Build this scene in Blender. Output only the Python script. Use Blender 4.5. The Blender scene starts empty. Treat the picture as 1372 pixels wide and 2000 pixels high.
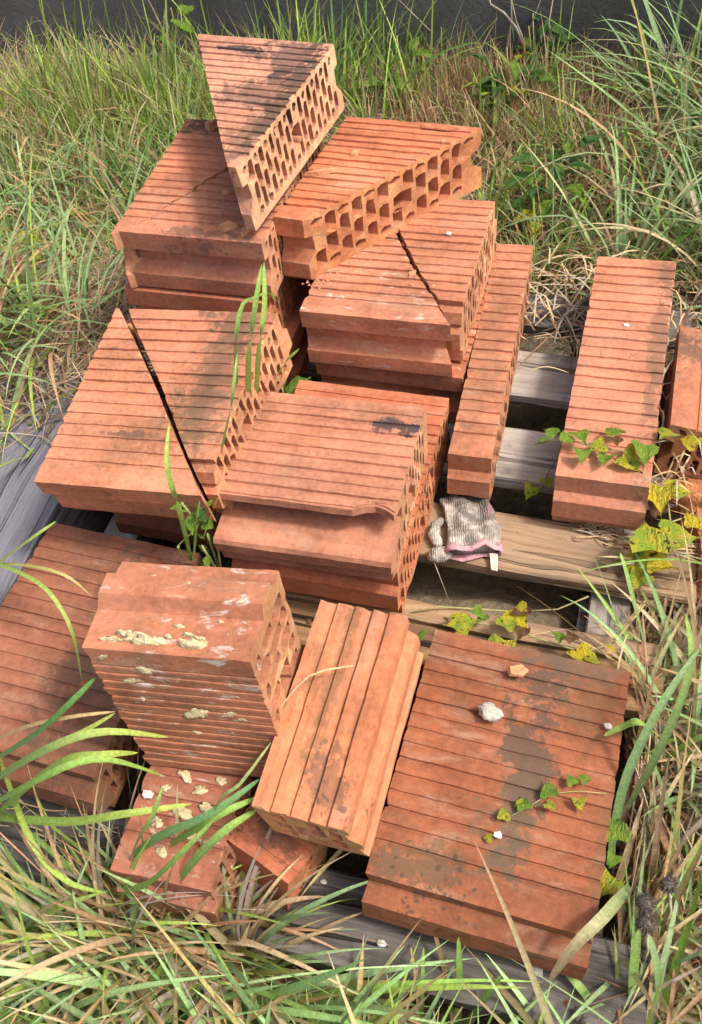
import bpy, bmesh, math, random
import numpy as np
from mathutils import Vector, Matrix, Euler, noise as mnoise
from mathutils.geometry import delaunay_2d_cdt

R = math.radians
scene = bpy.context.scene
COL = scene.collection
rnd = random.Random(7)
rng = np.random.default_rng(11)

# ------------------------------------------------------------------ camera
CAM_ROT = Matrix(((0.95842602, -0.15606852, 0.23887691),
                  (0.26933051, 0.77128356, -0.57669988),
                  (-0.09423714, 0.61706101, 0.78125224)))
CAM_LOC = Vector((0.0, 0.0, 1.12137))
cd = bpy.data.cameras.new('camera')
cd.sensor_fit = 'VERTICAL'; cd.sensor_height = 36.0; cd.sensor_width = 36.0
cd.lens = 32.845
cd.clip_start = 0.05; cd.clip_end = 400.0
cam = bpy.data.objects.new('camera', cd); COL.objects.link(cam)
cam.matrix_world = Matrix.Translation(CAM_LOC) @ CAM_ROT.to_4x4()
scene.camera = cam

# ------------------------------------------------------------------ light
SUN_DIR = Vector((0.60, -0.01, 0.98)).normalized()     # towards the sun
SUN_EL = math.asin(SUN_DIR.z)
SUN_AZ = math.atan2(SUN_DIR.x, SUN_DIR.y)
world = bpy.data.worlds.new('World'); scene.world = world
world.use_nodes = True
wn = world.node_tree; wn.nodes.clear()
sky = wn.nodes.new('ShaderNodeTexSky'); sky.sky_type = 'NISHITA'
sky.sun_disc = False; sky.sun_elevation = SUN_EL; sky.sun_rotation = SUN_AZ
sky.air_density = 1.0; sky.dust_density = 6.0; sky.ozone_density = 1.0
bg = wn.nodes.new('ShaderNodeBackground'); bg.inputs['Strength'].default_value = 0.15
wo = wn.nodes.new('ShaderNodeOutputWorld')
wn.links.new(sky.outputs[0], bg.inputs[0]); wn.links.new(bg.outputs[0], wo.inputs[0])
sd = bpy.data.lights.new('sun', 'SUN'); sd.energy = 1.9; sd.angle = R(8.0); sd.color = (1.0, 0.94, 0.86)
sun = bpy.data.objects.new('sun', sd); COL.objects.link(sun)
sun.rotation_euler = SUN_DIR.to_track_quat('Z', 'Y').to_euler()
sun.location = (2, -1, 4)
vs = scene.view_settings
vs.view_transform = 'Standard'; vs.look = 'None'; vs.gamma = 1.0; vs.use_curve_mapping = False
vs.exposure = 0.76
scene.cycles.max_bounces = 8; scene.cycles.diffuse_bounces = 4

GZ = -0.142          # ground level; the pallet deck is z = 0

# ------------------------------------------------------------------ helpers
def link(o, parent=None):
    COL.objects.link(o)
    if parent is not None:
        o.parent = parent
    return o

def tag(o, label=None, cat=None, group=None, kind=None):
    if label: o['label'] = label
    if cat: o['category'] = cat
    if group: o['group'] = group
    if kind: o['kind'] = kind
    return o

def empty(name, loc, rot=(0, 0, 0)):
    o = bpy.data.objects.new(name, None)
    o.empty_display_size = 0.05
    o.location = loc; o.rotation_euler = rot
    return link(o)

def mesh_obj(name, verts, faces, mats, parent=None, smooth=False, fmat=None):
    me = bpy.data.meshes.new(name)
    me.from_pydata(verts, [], faces)
    for m in (mats if isinstance(mats, (list, tuple)) else [mats]):
        me.materials.append(m)
    if fmat is not None:
        me.polygons.foreach_set('material_index', fmat)
    if smooth:
        me.polygons.foreach_set('use_smooth', [True] * len(me.polygons))
    me.update()
    return link(bpy.data.objects.new(name, me), parent)

def bm_obj(name, bm, mats, parent=None, smooth=False):
    me = bpy.data.meshes.new(name)
    bm.to_mesh(me); bm.free()
    for m in (mats if isinstance(mats, (list, tuple)) else [mats]):
        me.materials.append(m)
    if smooth:
        me.polygons.foreach_set('use_smooth', [True] * len(me.polygons))
    return link(bpy.data.objects.new(name, me), parent)

def fbm(x, y, z, s=1.0, o=3):
    return mnoise.fractal(Vector((x * s, y * s, z * s)), 1.0, 2.0, o)

def ray_at(px, py, z):
    """point at height z seen at pixel px, py of the 1372 x 2000 photograph"""
    f = 1824.748
    d = CAM_ROT @ Vector(((px - 686) / f, (1000 - py) / f, -1.0))
    t = (z - CAM_LOC.z) / d.z
    return CAM_LOC + d * t

# ------------------------------------------------------------------ materials
class NT:
    def __init__(self, name):
        self.m = bpy.data.materials.new(name); self.m.use_nodes = True
        self.t = self.m.node_tree; self.t.nodes.clear()
        self.out = self.t.nodes.new('ShaderNodeOutputMaterial')
    def n(self, typ, **kw):
        nd = self.t.nodes.new(typ)
        for k, v in kw.items(): setattr(nd, k, v)
        return nd
    def l(self, a, b): self.t.links.new(a, b)
    def put(self, sock, v):
        if hasattr(v, 'links') or isinstance(v, bpy.types.NodeSocket): self.l(v, sock)
        else:
            if isinstance(v, (tuple, list)) and len(v) == 3 and len(sock.default_value) == 4: v = (*v, 1)
            sock.default_value = v
    def coord(self, which='Object'): return self.n('ShaderNodeTexCoord').outputs[which]
    def obj(self): return self.n('ShaderNodeObjectInfo')
    def map(self, vec, scale=(1, 1, 1), loc=(0, 0, 0)):
        nd = self.n('ShaderNodeMapping'); self.l(vec, nd.inputs[0])
        nd.inputs['Scale'].default_value = scale; self.put(nd.inputs['Location'], loc)
        return nd.outputs[0]
    def noise(self, vec, scale, detail=3, rough=0.55, dist=0.0, w=None):
        nd = self.n('ShaderNodeTexNoise')
        if w is not None:
            nd.noise_dimensions = '4D'; self.put(nd.inputs['W'], w)
        self.l(vec, nd.inputs['Vector'])
        nd.inputs['Scale'].default_value = scale; nd.inputs['Detail'].default_value = detail
        nd.inputs['Roughness'].default_value = rough; nd.inputs['Distortion'].default_value = dist
        return nd.outputs['Fac']
    def voro(self, vec, scale, feature='F1'):
        nd = self.n('ShaderNodeTexVoronoi', feature=feature); self.l(vec, nd.inputs['Vector'])
        nd.inputs['Scale'].default_value = scale
        return nd.outputs['Distance']
    def math(self, op, a, b=0.0, clamp=False):
        nd = self.n('ShaderNodeMath', operation=op); nd.use_clamp = clamp
        self.put(nd.inputs[0], a); self.put(nd.inputs[1], b)
        return nd.outputs[0]
    def step(self, v, lo, hi, a=0.0, b=1.0):
        nd = self.n('ShaderNodeMapRange'); nd.interpolation_type = 'SMOOTHSTEP'
        self.put(nd.inputs[0], v)
        for i, x in enumerate((lo, hi, a, b)): nd.inputs[i + 1].default_value = x
        return nd.outputs[0]
    def mix(self, f, a, b, mode='MIX'):
        nd = self.n('ShaderNodeMix', data_type='RGBA', blend_type=mode)
        self.put(nd.inputs[0], f); self.put(nd.inputs[6], a); self.put(nd.inputs[7], b)
        return nd.outputs[2]
    def sep(self, v):
        nd = self.n('ShaderNodeSeparateXYZ'); self.l(v, nd.inputs[0]); return nd.outputs
    def bump(self, h, strength=0.4, dist=0.002, normal=None):
        nd = self.n('ShaderNodeBump'); self.l(h, nd.inputs['Height'])
        nd.inputs['Strength'].default_value = strength; nd.inputs['Distance'].default_value = dist
        if normal is not None: self.l(normal, nd.inputs['Normal'])
        return nd.outputs[0]
    def bsdf(self, col, rough=0.85, normal=None, spec=0.3, trans=0.0, tcol=None):
        b = self.n('ShaderNodeBsdfPrincipled')
        self.put(b.inputs['Base Color'], col); self.put(b.inputs['Roughness'], rough)
        b.inputs['Specular IOR Level'].default_value = spec
        if normal is not None: self.l(normal, b.inputs['Normal'])
        o = b.outputs[0]
        if trans > 0:
            t = self.n('ShaderNodeBsdfTranslucent'); self.put(t.inputs[0], tcol if tcol is not None else col)
            mx = self.n('ShaderNodeMixShader'); mx.inputs[0].default_value = trans
            self.l(o, mx.inputs[1]); self.l(t.outputs[0], mx.inputs[2]); o = mx.outputs[0]
        self.l(o, self.out.inputs[0])
        return self.m

def clay(name, stains=(), dirt=0.35, spots=0.0, white=0.0, cut=False, spot_at=None):
    """fired clay; the hue of each block is its object colour, stains sit at fixed places on a block"""
    T = NT(name)
    oi = T.obj(); co = T.coord(); seed = T.math('MULTIPLY', oi.outputs['Random'], 37.0)
    big = T.noise(co, 9, 3, 0.6, 0.3, w=seed)
    streak = T.noise(T.map(co, (3, 55, 30)), 1.0, 4, 0.6, w=seed)
    fine = T.noise(co, 130, 3, 0.65, w=seed)
    c = oi.outputs['Color']
    v = T.math('ADD', T.step(big, 0.3, 0.72, 0.74, 1.16), T.step(streak, 0.3, 0.7, -0.10, 0.10))
    v = T.math('ADD', v, T.step(fine, 0.3, 0.7, -0.15, 0.13))
    col = T.mix(1.0, c, v, 'MULTIPLY')
    # hue drift between browner and pinker clay
    col = T.mix(T.step(T.noise(co, 5, 2, 0.5, w=T.math('ADD', seed, 9.0)), 0.42, 0.68, 0, 0.45), col,
                T.mix(1.0, col, (1.02, 0.93, 0.80, 1), 'MULTIPLY'))
    mott = T.noise(co, 42, 4, 0.7, 0.6, w=T.math('ADD', seed, 17.0))
    col = T.mix(T.step(mott, 0.50, 0.70, 0, 0.38), col, T.mix(1.0, col, (0.74, 0.72, 0.62, 1), 'MULTIPLY'))
    dust = T.noise(T.map(co, (10, 26, 26)), 1.0, 5, 0.72, 0.8, w=T.math('ADD', seed, 27.0))
    col = T.mix(T.step(dust, 0.50, 0.72, 0, 0.50), col, (0.43, 0.28, 0.19, 1))
    scr = T.noise(T.map(co, (14, 260, 120)), 1.0, 3, 0.6, 0.2, w=seed)
    col = T.mix(T.step(scr, 0.63, 0.74, 0, 0.40), col, T.mix(1.0, col, (0.62, 0.58, 0.55, 1), 'MULTIPLY'))
    if cut:
        col = T.mix(T.step(T.noise(co, 14, 3, 0.6, w=seed), 0.35, 0.65, 0.45, 0.95), col,
                    T.mix(1.0, col, (1.18, 1.58, 1.42, 1), 'MULTIPLY'))
    # small dark pits and grit
    pit = T.step(T.noise(co, 210, 2, 0.5, w=seed), 0.68, 0.76)
    rare = T.step(T.noise(co, 24, 2, 0.5, w=T.math('ADD', seed, 3.0)), 0.46, 0.62)
    col = T.mix(T.math('MULTIPLY', T.math('MULTIPLY', pit, rare), 0.65), col, (0.06, 0.03, 0.02, 1))
    # thin film of dust and algae
    d1 = T.noise(co, 17, 5, 0.72, 0.5, w=T.math('ADD', seed, 21.0))
    film = T.step(d1, 0.52, 0.75, 0, dirt)
    col = T.mix(film, col, (0.15, 0.095, 0.055, 1))
    wr = T.noise(co, 20, 5, 0.7, 0.4, w=T.math('ADD', seed, 5.0))
    grit = T.noise(co, 95, 4, 0.75, w=T.math('ADD', seed, 6.0))
    xyz = T.sep(co)
    for (sx, sy, rx, ry, scol, st) in stains:
        dx = T.math('DIVIDE', T.math('SUBTRACT', xyz[0], sx), rx)
        dy = T.math('DIVIDE', T.math('SUBTRACT', xyz[1], sy), ry)
        d = T.math('SQRT', T.math('ADD', T.math('MULTIPLY', dx, dx), T.math('MULTIPLY', dy, dy)))
        d = T.math('ADD', d, T.step(wr, 0.25, 0.75, -0.75, 0.75))
        d = T.math('ADD', d, T.step(grit, 0.25, 0.75, -0.55, 0.55))
        top = T.step(xyz[2], -0.05, -0.02)
        mk = T.math('MULTIPLY', T.math('MULTIPLY', T.step(d, 0.55, 1.05, 1, 0), st), top)
        col = T.mix(mk, col, (*scol, 1))
    if spots > 0:
        vd = T.voro(T.mix(.04, co, T.n('ShaderNodeTexNoise').outputs['Color']), 98)
        area = T.step(T.noise(co, 9, 3, 0.6, w=T.math('ADD', seed, 14.0)), 0.44, 0.56)
        if spot_at:
            ax = T.math('DIVIDE', T.math('SUBTRACT', xyz[0], spot_at[0]), spot_at[2])
            ay = T.math('DIVIDE', T.math('SUBTRACT', xyz[1], spot_at[1]), spot_at[3])
            dd = T.math('SQRT', T.math('ADD', T.math('MULTIPLY', ax, ax), T.math('MULTIPLY', ay, ay)))
            area = T.step(T.math('ADD', dd, T.step(wr, 0.3, 0.7, -0.4, 0.4)), 0.7, 1.0, 1, 0)
        mk = T.math('MULTIPLY', T.step(T.math('ADD', vd, T.step(T.noise(co, 60, 3, .6, w=seed), .3, .7, -.16, .22)), 0.18, 0.36, 1, 0), area)
        col = T.mix(T.math('MULTIPLY', mk, spots), col, (0.055, 0.045, 0.04, 1))
    if white > 0:
        wv = T.noise(T.map(co, (25, 70, 70)), 1.0, 5, 0.7, 0.8, w=seed)
        col = T.mix(T.math('MULTIPLY', T.step(wv, 0.56, 0.68), white), col, (0.58, 0.53, 0.46, 1))
    h = T.math('ADD', T.math('MULTIPLY', fine, 0.6), T.math('MULTIPLY', grit, 0.6))
    h = T.math('SUBTRACT', h, T.math('MULTIPLY', pit, 0.5))
    nrm = T.bump(h, 0.55 if not cut else 0.9, 0.0022)
    return T.bsdf(col, 0.88, nrm, 0.22)

DK = (0.105, 0.066, 0.045); GR = (0.13, 0.092, 0.06); MOSS = (0.125, 0.085, 0.042); SOOT = (0.05, 0.042, 0.042)
M_CUT = clay('clay_cut', cut=True, dirt=0.22)
M_CUT6 = clay('clay_cut_fresh', cut=True, dirt=0.12)
M_CLAY = clay('clay_outer')
M_CLAY_WHITE = clay('clay_efflorescence', white=0.7, dirt=0.3)

def wood(name, c1, c2, c3, grain=1.0, crack=0.6, rough=0.85):
    T = NT(name)
    co = T.coord(); oi = T.obj(); seed = T.math('MULTIPLY', oi.outputs['Random'], 50.0)
    warp = T.noise(T.map(co, (3, 9, 9)), 1.0, 3, 0.5, w=seed)
    wv = T.n('ShaderNodeVectorMath', operation='ADD')
    T.l(co, wv.inputs[0])
    cb = T.n('ShaderNodeCombineXYZ'); T.l(T.math('MULTIPLY', T.math('SUBTRACT', warp, 0.5), 0.05), cb.inputs[1]); T.l(cb.outputs[0], wv.inputs[1])
    p = wv.outputs[0]
    g1 = T.noise(T.map(p, (2.0, 90, 90)), 1.0, 5, 0.65, 0.2, w=seed)
    g2 = T.noise(T.map(p, (5.0, 260, 260)), 1.0, 3, 0.6, 0.1, w=seed)
    big = T.noise(T.map(co, (5, 14, 14)), 1.0, 4, 0.6, 0.4, w=seed)
    col = T.mix(T.step(g1, 0.32, 0.68), (*c1, 1), (*c2, 1))
    col = T.mix(T.step(big, 0.42, 0.66, 0, 0.75), col, (*c3, 1))
    col = T.mix(T.step(g2, 0.52, 0.72, 0, 0.35), col, T.mix(1.0, col, (0.5, 0.47, 0.45, 1), 'MULTIPLY'))
    ck = T.step(T.noise(T.map(p, (1.6, 70, 70), (0.3, 0.7, 0.1)), 1.0, 2, 0.4, 0.0, w=T.math('ADD', seed, 7.0)), 0.60, 0.635)
    col = T.mix(T.math('MULTIPLY', ck, crack), col, (0.02, 0.017, 0.014, 1))
    ck2 = T.step(T.noise(T.map(p, (1.1, 34, 34), (0.9, 0.2, 0.4)), 1.0, 3, 0.55, 0.1, w=T.math('ADD', seed, 11.0)), 0.60, 0.66)
    col = T.mix(T.math('MULTIPLY', ck2, crack * .85), col, (0.018, 0.015, 0.013, 1))
    ck = T.math('ADD', ck, T.math('MULTIPLY', ck2, crack))
    kn = T.voro(T.map(co, (4.2, 11, 11), (0.13, 0.4, 0)), 1.0)
    col = T.mix(T.step(kn, 0.10, 0.17, 0.75, 0), col, (0.09, 0.05, 0.03, 1))
    spk = T.step(T.noise(co, 85, 4, 0.7, w=seed), 0.58, 0.7, 0, 0.5)
    col = T.mix(spk, col, (0.05, 0.04, 0.032, 1))
    h = T.math('SUBTRACT', T.math('ADD', T.math('MULTIPLY', g1, 0.6), T.math('MULTIPLY', g2, 0.5)), T.math('MULTIPLY', ck, 1.2))
    return T.bsdf(col, rough, T.bump(h, 0.9, 0.006), 0.2)

M_WOOD_GREY = wood('wood_weathered', (0.055, 0.049, 0.045), (0.19, 0.172, 0.158), (0.05, 0.043, 0.038), crack=0.9)
M_WOOD_PALE = wood('wood_pale_grey', (0.36, 0.31, 0.27), (0.50, 0.45, 0.40), (0.24, 0.20, 0.17), crack=0.5)
M_WOOD_TAN = wood('wood_tan', (0.29, 0.18, 0.10), (0.43, 0.29, 0.175), (0.20, 0.15, 0.11), crack=0.35)
M_WOOD_BROWN = wood('wood_brown', (0.22, 0.12, 0.06), (0.42, 0.24, 0.11), (0.09, 0.06, 0.045), crack=0.9)
M_WOOD_VIOLET = wood('wood_violet_grey', (0.165, 0.16, 0.182), (0.205, 0.198, 0.225), (0.125, 0.12, 0.135), crack=0.3)

def soil_mat():
    T = NT('soil')
    co = T.coord()
    a = T.noise(co, 7, 5, 0.65, 0.3); b = T.noise(co, 55, 5, 0.75); c = T.noise(co, 260, 3, 0.7)
    col = T.mix(T.step(a, 0.35, 0.65), (0.14, 0.105, 0.068, 1), (0.25, 0.195, 0.13, 1))
    col = T.mix(T.step(b, 0.35, 0.7), col, (0.32, 0.25, 0.16, 1))
    col = T.mix(T.step(c, 0.56, 0.72, 0, 0.7), col, (0.045, 0.035, 0.025, 1))
    return T.bsdf(col, 0.95, T.bump(T.math('ADD', b, T.math('MULTIPLY', c, 0.4)), 0.9, 0.012), 0.1)
M_SOIL = soil_mat()

def wall_mat():
    T = NT('dark_render')
    co = T.coord()
    a = T.noise(co, 3.2, 5, 0.7, 0.6); b = T.noise(co, 90, 4, 0.7); s = T.noise(T.map(co, (22, 22, 2.5)), 1.0, 4, 0.6)
    col = T.mix(T.step(a, 0.3, 0.7), (0.085, 0.082, 0.074, 1), (0.165, 0.158, 0.145, 1))
    col = T.mix(T.step(s, 0.5, 0.75, 0, 0.4), col, (0.14, 0.135, 0.125, 1))
    col = T.mix(T.step(b, 0.62, 0.74, 0, 0.7), col, (0.26, 0.25, 0.23, 1))
    return T.bsdf(col, 0.9, T.bump(b, 0.9, 0.006), 0.25)
M_WALL = wall_mat()

def blade_mat(name, trans=0.28, rough=0.5):
    T = NT(name)
    at = T.n('ShaderNodeAttribute', attribute_name='Col')
    col = at.outputs['Color']
    co = T.coord()
    n = T.noise(co, 70, 4, 0.65, 0.5); n2 = T.noise(co, 240, 3, 0.6)
    col = T.mix(1.0, col, T.step(n2, 0.3, 0.7, 0.80, 1.18), 'MULTIPLY')
    col = T.mix(T.step(n, 0.62, 0.72, 0, 0.28), col, (0.34, 0.23, 0.10, 1))
    return T.bsdf(col, rough, None, 0.35, trans)
M_BLADE = blade_mat('grass_blade', 0.32, 0.62)
M_STRAW = blade_mat('straw_blade', 0.15, 0.8)

def leaf_mat(name, c1, c2, spot, amount):
    T = NT(name)
    co = T.coord(); oi = T.obj(); seed = T.math('MULTIPLY', oi.outputs['Random'], 60.0)
    n1 = T.noise(co, 2.6, 3, 0.6, w=seed); n2 = T.noise(T.map(co, (14, 5, 5)), 1.0, 3, 0.6, w=seed); n3 = T.noise(co, 8, 2, 0.5, w=T.math('ADD', seed, 4))
    col = T.mix(T.step(n1, 0.38, 0.62), (*c1, 1), (*c2, 1))
    col = T.mix(T.step(n3, 0.70 - amount * 0.17, 0.725 - amount * 0.17), col, (*spot, 1))
    return T.bsdf(col, 0.5, T.bump(n2, 0.5, 0.08), 0.35, 0.35)
M_LEAF_G = leaf_mat('leaf_green', (0.14, 0.27, 0.03), (0.24, 0.36, 0.05), (0.10, 0.07, 0.02), 0.15)
M_LEAF_YG = leaf_mat('leaf_yellow_green', (0.26, 0.38, 0.04), (0.52, 0.46, 0.04), (0.09, 0.05, 0.015), 0.5)
M_LEAF_Y = leaf_mat('leaf_yellow', (0.66, 0.50, 0.03), (0.50, 0.48, 0.04), (0.13, 0.06, 0.015), 0.55)
M_LEAF_DK = leaf_mat('leaf_dark_green', (0.05, 0.13, 0.03), (0.09, 0.19, 0.045), (0.16, 0.18, 0.05), 0.2)
M_LEAF_BR = leaf_mat('leaf_brown', (0.13, 0.065, 0.03), (0.20, 0.11, 0.05), (0.05, 0.03, 0.02), 0.3)

def plain_mat(name, c1, c2, scale=60, rough=0.9, bump=0.5, dist=0.003, trans=0):
    T = NT(name)
    co = T.coord(); n = T.noise(co, scale, 5, 0.7); n2 = T.noise(co, scale * 3.3, 3, 0.6)
    col = T.mix(T.step(n, 0.35, 0.65), (*c1, 1), (*c2, 1))
    return T.bsdf(col, rough, T.bump(T.math('ADD', n, T.math('MULTIPLY', n2, 0.5)), bump, dist), 0.2, trans)
M_MORTAR = plain_mat('mortar', (0.53, 0.43, 0.23), (0.64, 0.55, 0.34), 120, bump=0.9)
M_FOAM = plain_mat('pale_mortar', (0.42, 0.39, 0.31), (0.54, 0.50, 0.42), 150, bump=0.9)
M_PALE = plain_mat('pale_stone', (0.55, 0.52, 0.46), (0.70, 0.67, 0.62), 90)
M_CHIP = plain_mat('clay_chip', (0.50, 0.22, 0.11), (0.62, 0.32, 0.17), 80, bump=0.8)
M_RUBBLE = plain_mat('clay_rubble', (0.42, 0.15, 0.06), (0.56, 0.23, 0.10), 70, bump=0.9, dist=0.006)
M_TWIG = plain_mat('dry_twig', (0.36, 0.28, 0.20), (0.52, 0.44, 0.34), 60)
M_STEM = plain_mat('vine_stem', (0.26, 0.28, 0.10), (0.40, 0.33, 0.16), 60)
M_BUR = plain_mat('seed_bur', (0.06, 0.048, 0.04), (0.16, 0.13, 0.11), 300)

# ------------------------------------------------------------------ hollow clay block
def in_poly(px, py, poly):
    c = False; j = len(poly) - 1
    for i in range(len(poly)):
        xi, yi = poly[i]; xj, yj = poly[j]
        if (yi > py) != (yj > py) and px < (xj - xi) * (py - yi) / (yj - yi) + xi: c = not c
        j = i
    return c

END_A = [(0, 0), (0, .29), (.013, .32), (.014, .55), (.004, .68), (.0, .73), (.0, .97), (.002, 1)]
END_B = [(0, 0), (0, .31), (-.011, .40), (-.012, .72), (.003, .77), (.004, 1)]
END_WIDE = [(0, 0), (.0, .18), (-.002, .20), (-.020, .32), (-.023, .70), (-.018, .76), (-.003, .86), (0, 1)]
END_FLARE = [(0, 0), (.001, .28), (.016, .30), (.012, .36), (.010, .70), (.026, .97), (.027, 1)]
END_TORN = [(0, 0), (.002, .10), (-.010, .14), (-.016, .30), (-.012, .36), (-.024, .42), (-.026, .70), (-.012, .8), (-.014, 1)]
END_LIP = [(.035, 0), (.034, .10), (.050, .16), (.072, .22), (.072, .42), (.022, .485), (.002, .52), (-.001, .58), (.001, .74), (.010, .78), (.012, 1)]
END_NOTCH = [(.004, 0), (0, .03), (0, .30), (.020, .38), (.021, .60), (.004, .63), (.0, .66), (.0, 1)]
END_STEP = [(0, 0), (-.001, .44), (-.016, .52), (-.017, .76), (-.006, .775), (-.005, 1)]
END_FLAT = [(0, 0), (0, .5), (0, 1)]

def section(L, T, endf, endb, pitch, rs, y0=0.0, groove=0.0034, ridge_round=0.0, hp=None, hw_=.0050, flip=False):
    top = []
    n = max(2, round(L / pitch)); p = L / n
    for k in range(1, n):
        y = k * p + rs.uniform(-.0009, .0009)
        if k == 1 and n > 7: continue
        g = groove * rs.uniform(.6, 1.1)
        if y < y0 + 0.012: continue
        zj = rs.uniform(-.0005, .0004)
        if flip:
            top += [(y - .0014, -.0003), (y - .0006, -g), (y + .0010, -g), (y + .0050, -g * .55), (y + .0105, zj - .0004)]
            continue
        top += [(y - .0115, -ridge_round + zj), (y - .0062, -g * .20 - ridge_round), (y - .0024, -g * .60), (y - .0009, -g), (y + .0006, -g), (y + .0011, -ridge_round * .3)]
        if ridge_round: top += [(y + p * .35, 0)]
    front = [(y0 + a, -t * T) for a, t in endf]
    back = [(L - a, -t * T) for a, t in endb]
    top = [q for q in top if q[0] > front[0][0] + .004 and q[0] < back[0][0] - .004]
    bot = []
    for k in range(1, n):
        y = k * p
        if front[-1][0] + .01 < y < back[-1][0] - .01: bot.append((y, -T))
    # clockwise seen with y right, z up: top left->right, back down, bottom right->left, front up
    out = [front[0]] + top + back + bot[::-1] + front[::-1][:-1]
    # holes
    holes = []
    rows = ([(-.075, -.185), (-.235, -.545), (-.595, -.895)],
            [(-.075, -.365), (-.415, -.725), (-.775, -.91)])
    p = hp or .0160; hn = int(L / p)
    yy = p * 0.95; j = 0
    mid = hn // 2
    while yy < L - p * .8:
        rr = rows[j % 2]
        k = round(yy / p)
        for a, b in rr:
            if k in (mid, mid + 1) and a < -.2 and b > -.8:
                if k == mid + 1: continue
                hw0, hw1 = yy - .0060, yy + p + .0055
                za, zb = -.36 * T, -.66 * T
            else:
                hw = hw_ + rs.uniform(-.0007, .0007)
                hw0, hw1 = yy - hw, yy + hw
                za, zb = a * T, b * T
            jt = lambda: rs.uniform(-.0006, .0006)
            q = (hw1 - hw0) * .42
            h = [(hw0 + .0004 + jt(), za - .004), (hw0 + q + jt(), za + jt()), (hw1 + jt(), za - .0015 + jt()),
                 (hw1 + jt(), zb + .005), (hw1 - q + jt(), zb + jt()), (hw0 + jt(), zb + .0015 + jt())]
            if all(in_poly(q[0], q[1], out) for q in h) and \
               all(in_poly(q[0] + dy, q[1] + dz, out) for q in h for dy, dz in ((.0034, 0), (-.0034, 0), (0, .0034), (0, -.0034))):
                holes.append(h)
        yy += p; j += 1
    return out, holes

def block_mesh(name, W, L, T=.105, endf=END_A, endb=END_B, pitch=.0196, seed=1, y0=0.0, xl=None, xr=None,
               nseg=14, rough=.0009, jag=.0004, jagr=None, hp=None, hw=.0052, flip=False, groove=.0034, ridge_round=0.0, deform=None, mats=None):
    rs = random.Random(seed)
    out, holes = section(L, T, endf, endb, pitch, rs, y0, groove, ridge_round, hp, hw, flip)
    xl = xl or (lambda y: 0.0); xr = xr or (lambda y: W)
    loops = [out] + holes
    pts = []; edges = []
    for lp in loops:
        s = len(pts); pts += lp
        edges += [(s + i, s + (i + 1) % len(lp)) for i in range(len(lp))]
    res = delaunay_2d_cdt([Vector(q) for q in pts], edges, [], 0, 1e-6)
    cv = [(v.x, v.y) for v in res[0]]
    tris = []
    for f in res[2]:
        cx = sum(cv[i][0] for i in f) / 3; cy = sum(cv[i][1] for i in f) / 3
        if in_poly(cx, cy, out) and not any(in_poly(cx, cy, h) for h in holes if abs(h[0][0] - cx) < .05):
            tris.append(tuple(f))
    V = []; F = []; MI = []
    def edge_noise(y, z, side):
        a = fbm(y + seed * 3.1, z + side * 7.7, seed * .37, 90, 2) * rough * .6
        c_ = fbm(y * 1.3 + seed * 5.3, z * 1.3, side * 3.1, 48, 2)
        if c_ > .34: a += (c_ - .34) * .013 * (1 if side == 1 else -1)
        jj = jag if (side == 1 or jagr is None) else jagr
        if jj: a += fbm(y, z * .5, seed + side, 60, 3) * jj
        return a
    def X(y, z, s):
        l, r = xl(y), xr(y)
        l += edge_noise(y, z, 1); r += edge_noise(y, z, 2)
        if r < l + .0015: r = l + .0015
        return l + (r - l) * s
    capn = len(cv)
    for s in (0, 1):
        b = len(V)
        for (y, z) in cv: V.append((X(y, z, s), y, z))
        for t in tris:
            F.append(tuple(b + i for i in (t if s == 1 else t[::-1]))); MI.append(1)
    def wall(lp, segs, mi, wob):
        b = len(V); n = len(lp)
        for k in range(segs + 1):
            s = k / segs
            for (y, z) in lp:
                x = X(y, z, s)
                q = wob * (1 if 0 < k < segs else .35)
                yy = y + fbm(x + seed, y, z * 2, 35, 2) * q; zz = z + fbm(x, y + seed * 2, z, 28, 3) * q
                V.append((x, yy if 0 < k < segs else y, zz if 0 < k < segs else z))
        for k in range(segs):
            for i in range(n):
                j = (i + 1) % n
                F.append((b + k * n + i, b + (k + 1) * n + i, b + (k + 1) * n + j, b + k * n + j)); MI.append(mi)
    wall(out, nseg, 0, rough)
    for h in holes: wall(h, 1, 0, 0)
    if deform: V = [deform(*v) for v in V]
    me = bpy.data.meshes.new(name)
    me.from_pydata(V, [], F)
    for m in (mats or (M_CLAY, M_CUT)): me.materials.append(m)
    me.polygons.foreach_set('material_index', MI)
    me.update()
    bm = bmesh.new(); bm.from_mesh(me)
    bmesh.ops.remove_doubles(bm, verts=bm.verts, dist=1e-5)
    bmesh.ops.recalc_face_normals(bm, faces=bm.faces)
    bm.to_mesh(me); bm.free()
    return me

GRP = 'hollow clay blocks on the pallet'
def place(me, loc, rot, tint, label, pre=None, parent=None, name='clay_block'):
    o = bpy.data.objects.new(name, me); link(o, parent)
    m = Matrix.Translation(loc) @ Euler([R(a) for a in rot], 'XYZ').to_matrix().to_4x4()
    o.matrix_world = m @ pre if pre is not None else m
    o.color = (*tint, 1)
    if label: tag(o, label, 'clay block', GRP)
    return o

def lin(pts):
    """piecewise linear function of y through (y, x) points"""
    ys = [p[0] for p in pts]; xs = [p[1] for p in pts]
    return lambda y: float(np.interp(y, ys, xs))
ROT90 = Matrix.Rotation(R(90), 4, 'Z')

ORANGE = (0.52, 0.178, 0.088); RED = (0.43, 0.135, 0.070); PINK = (0.44, 0.190, 0.115); BRIGHT = (0.51, 0.178, 0.088); DARK = (0.34, 0.105, 0.055); PALE = (0.56, 0.27, 0.175)

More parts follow.
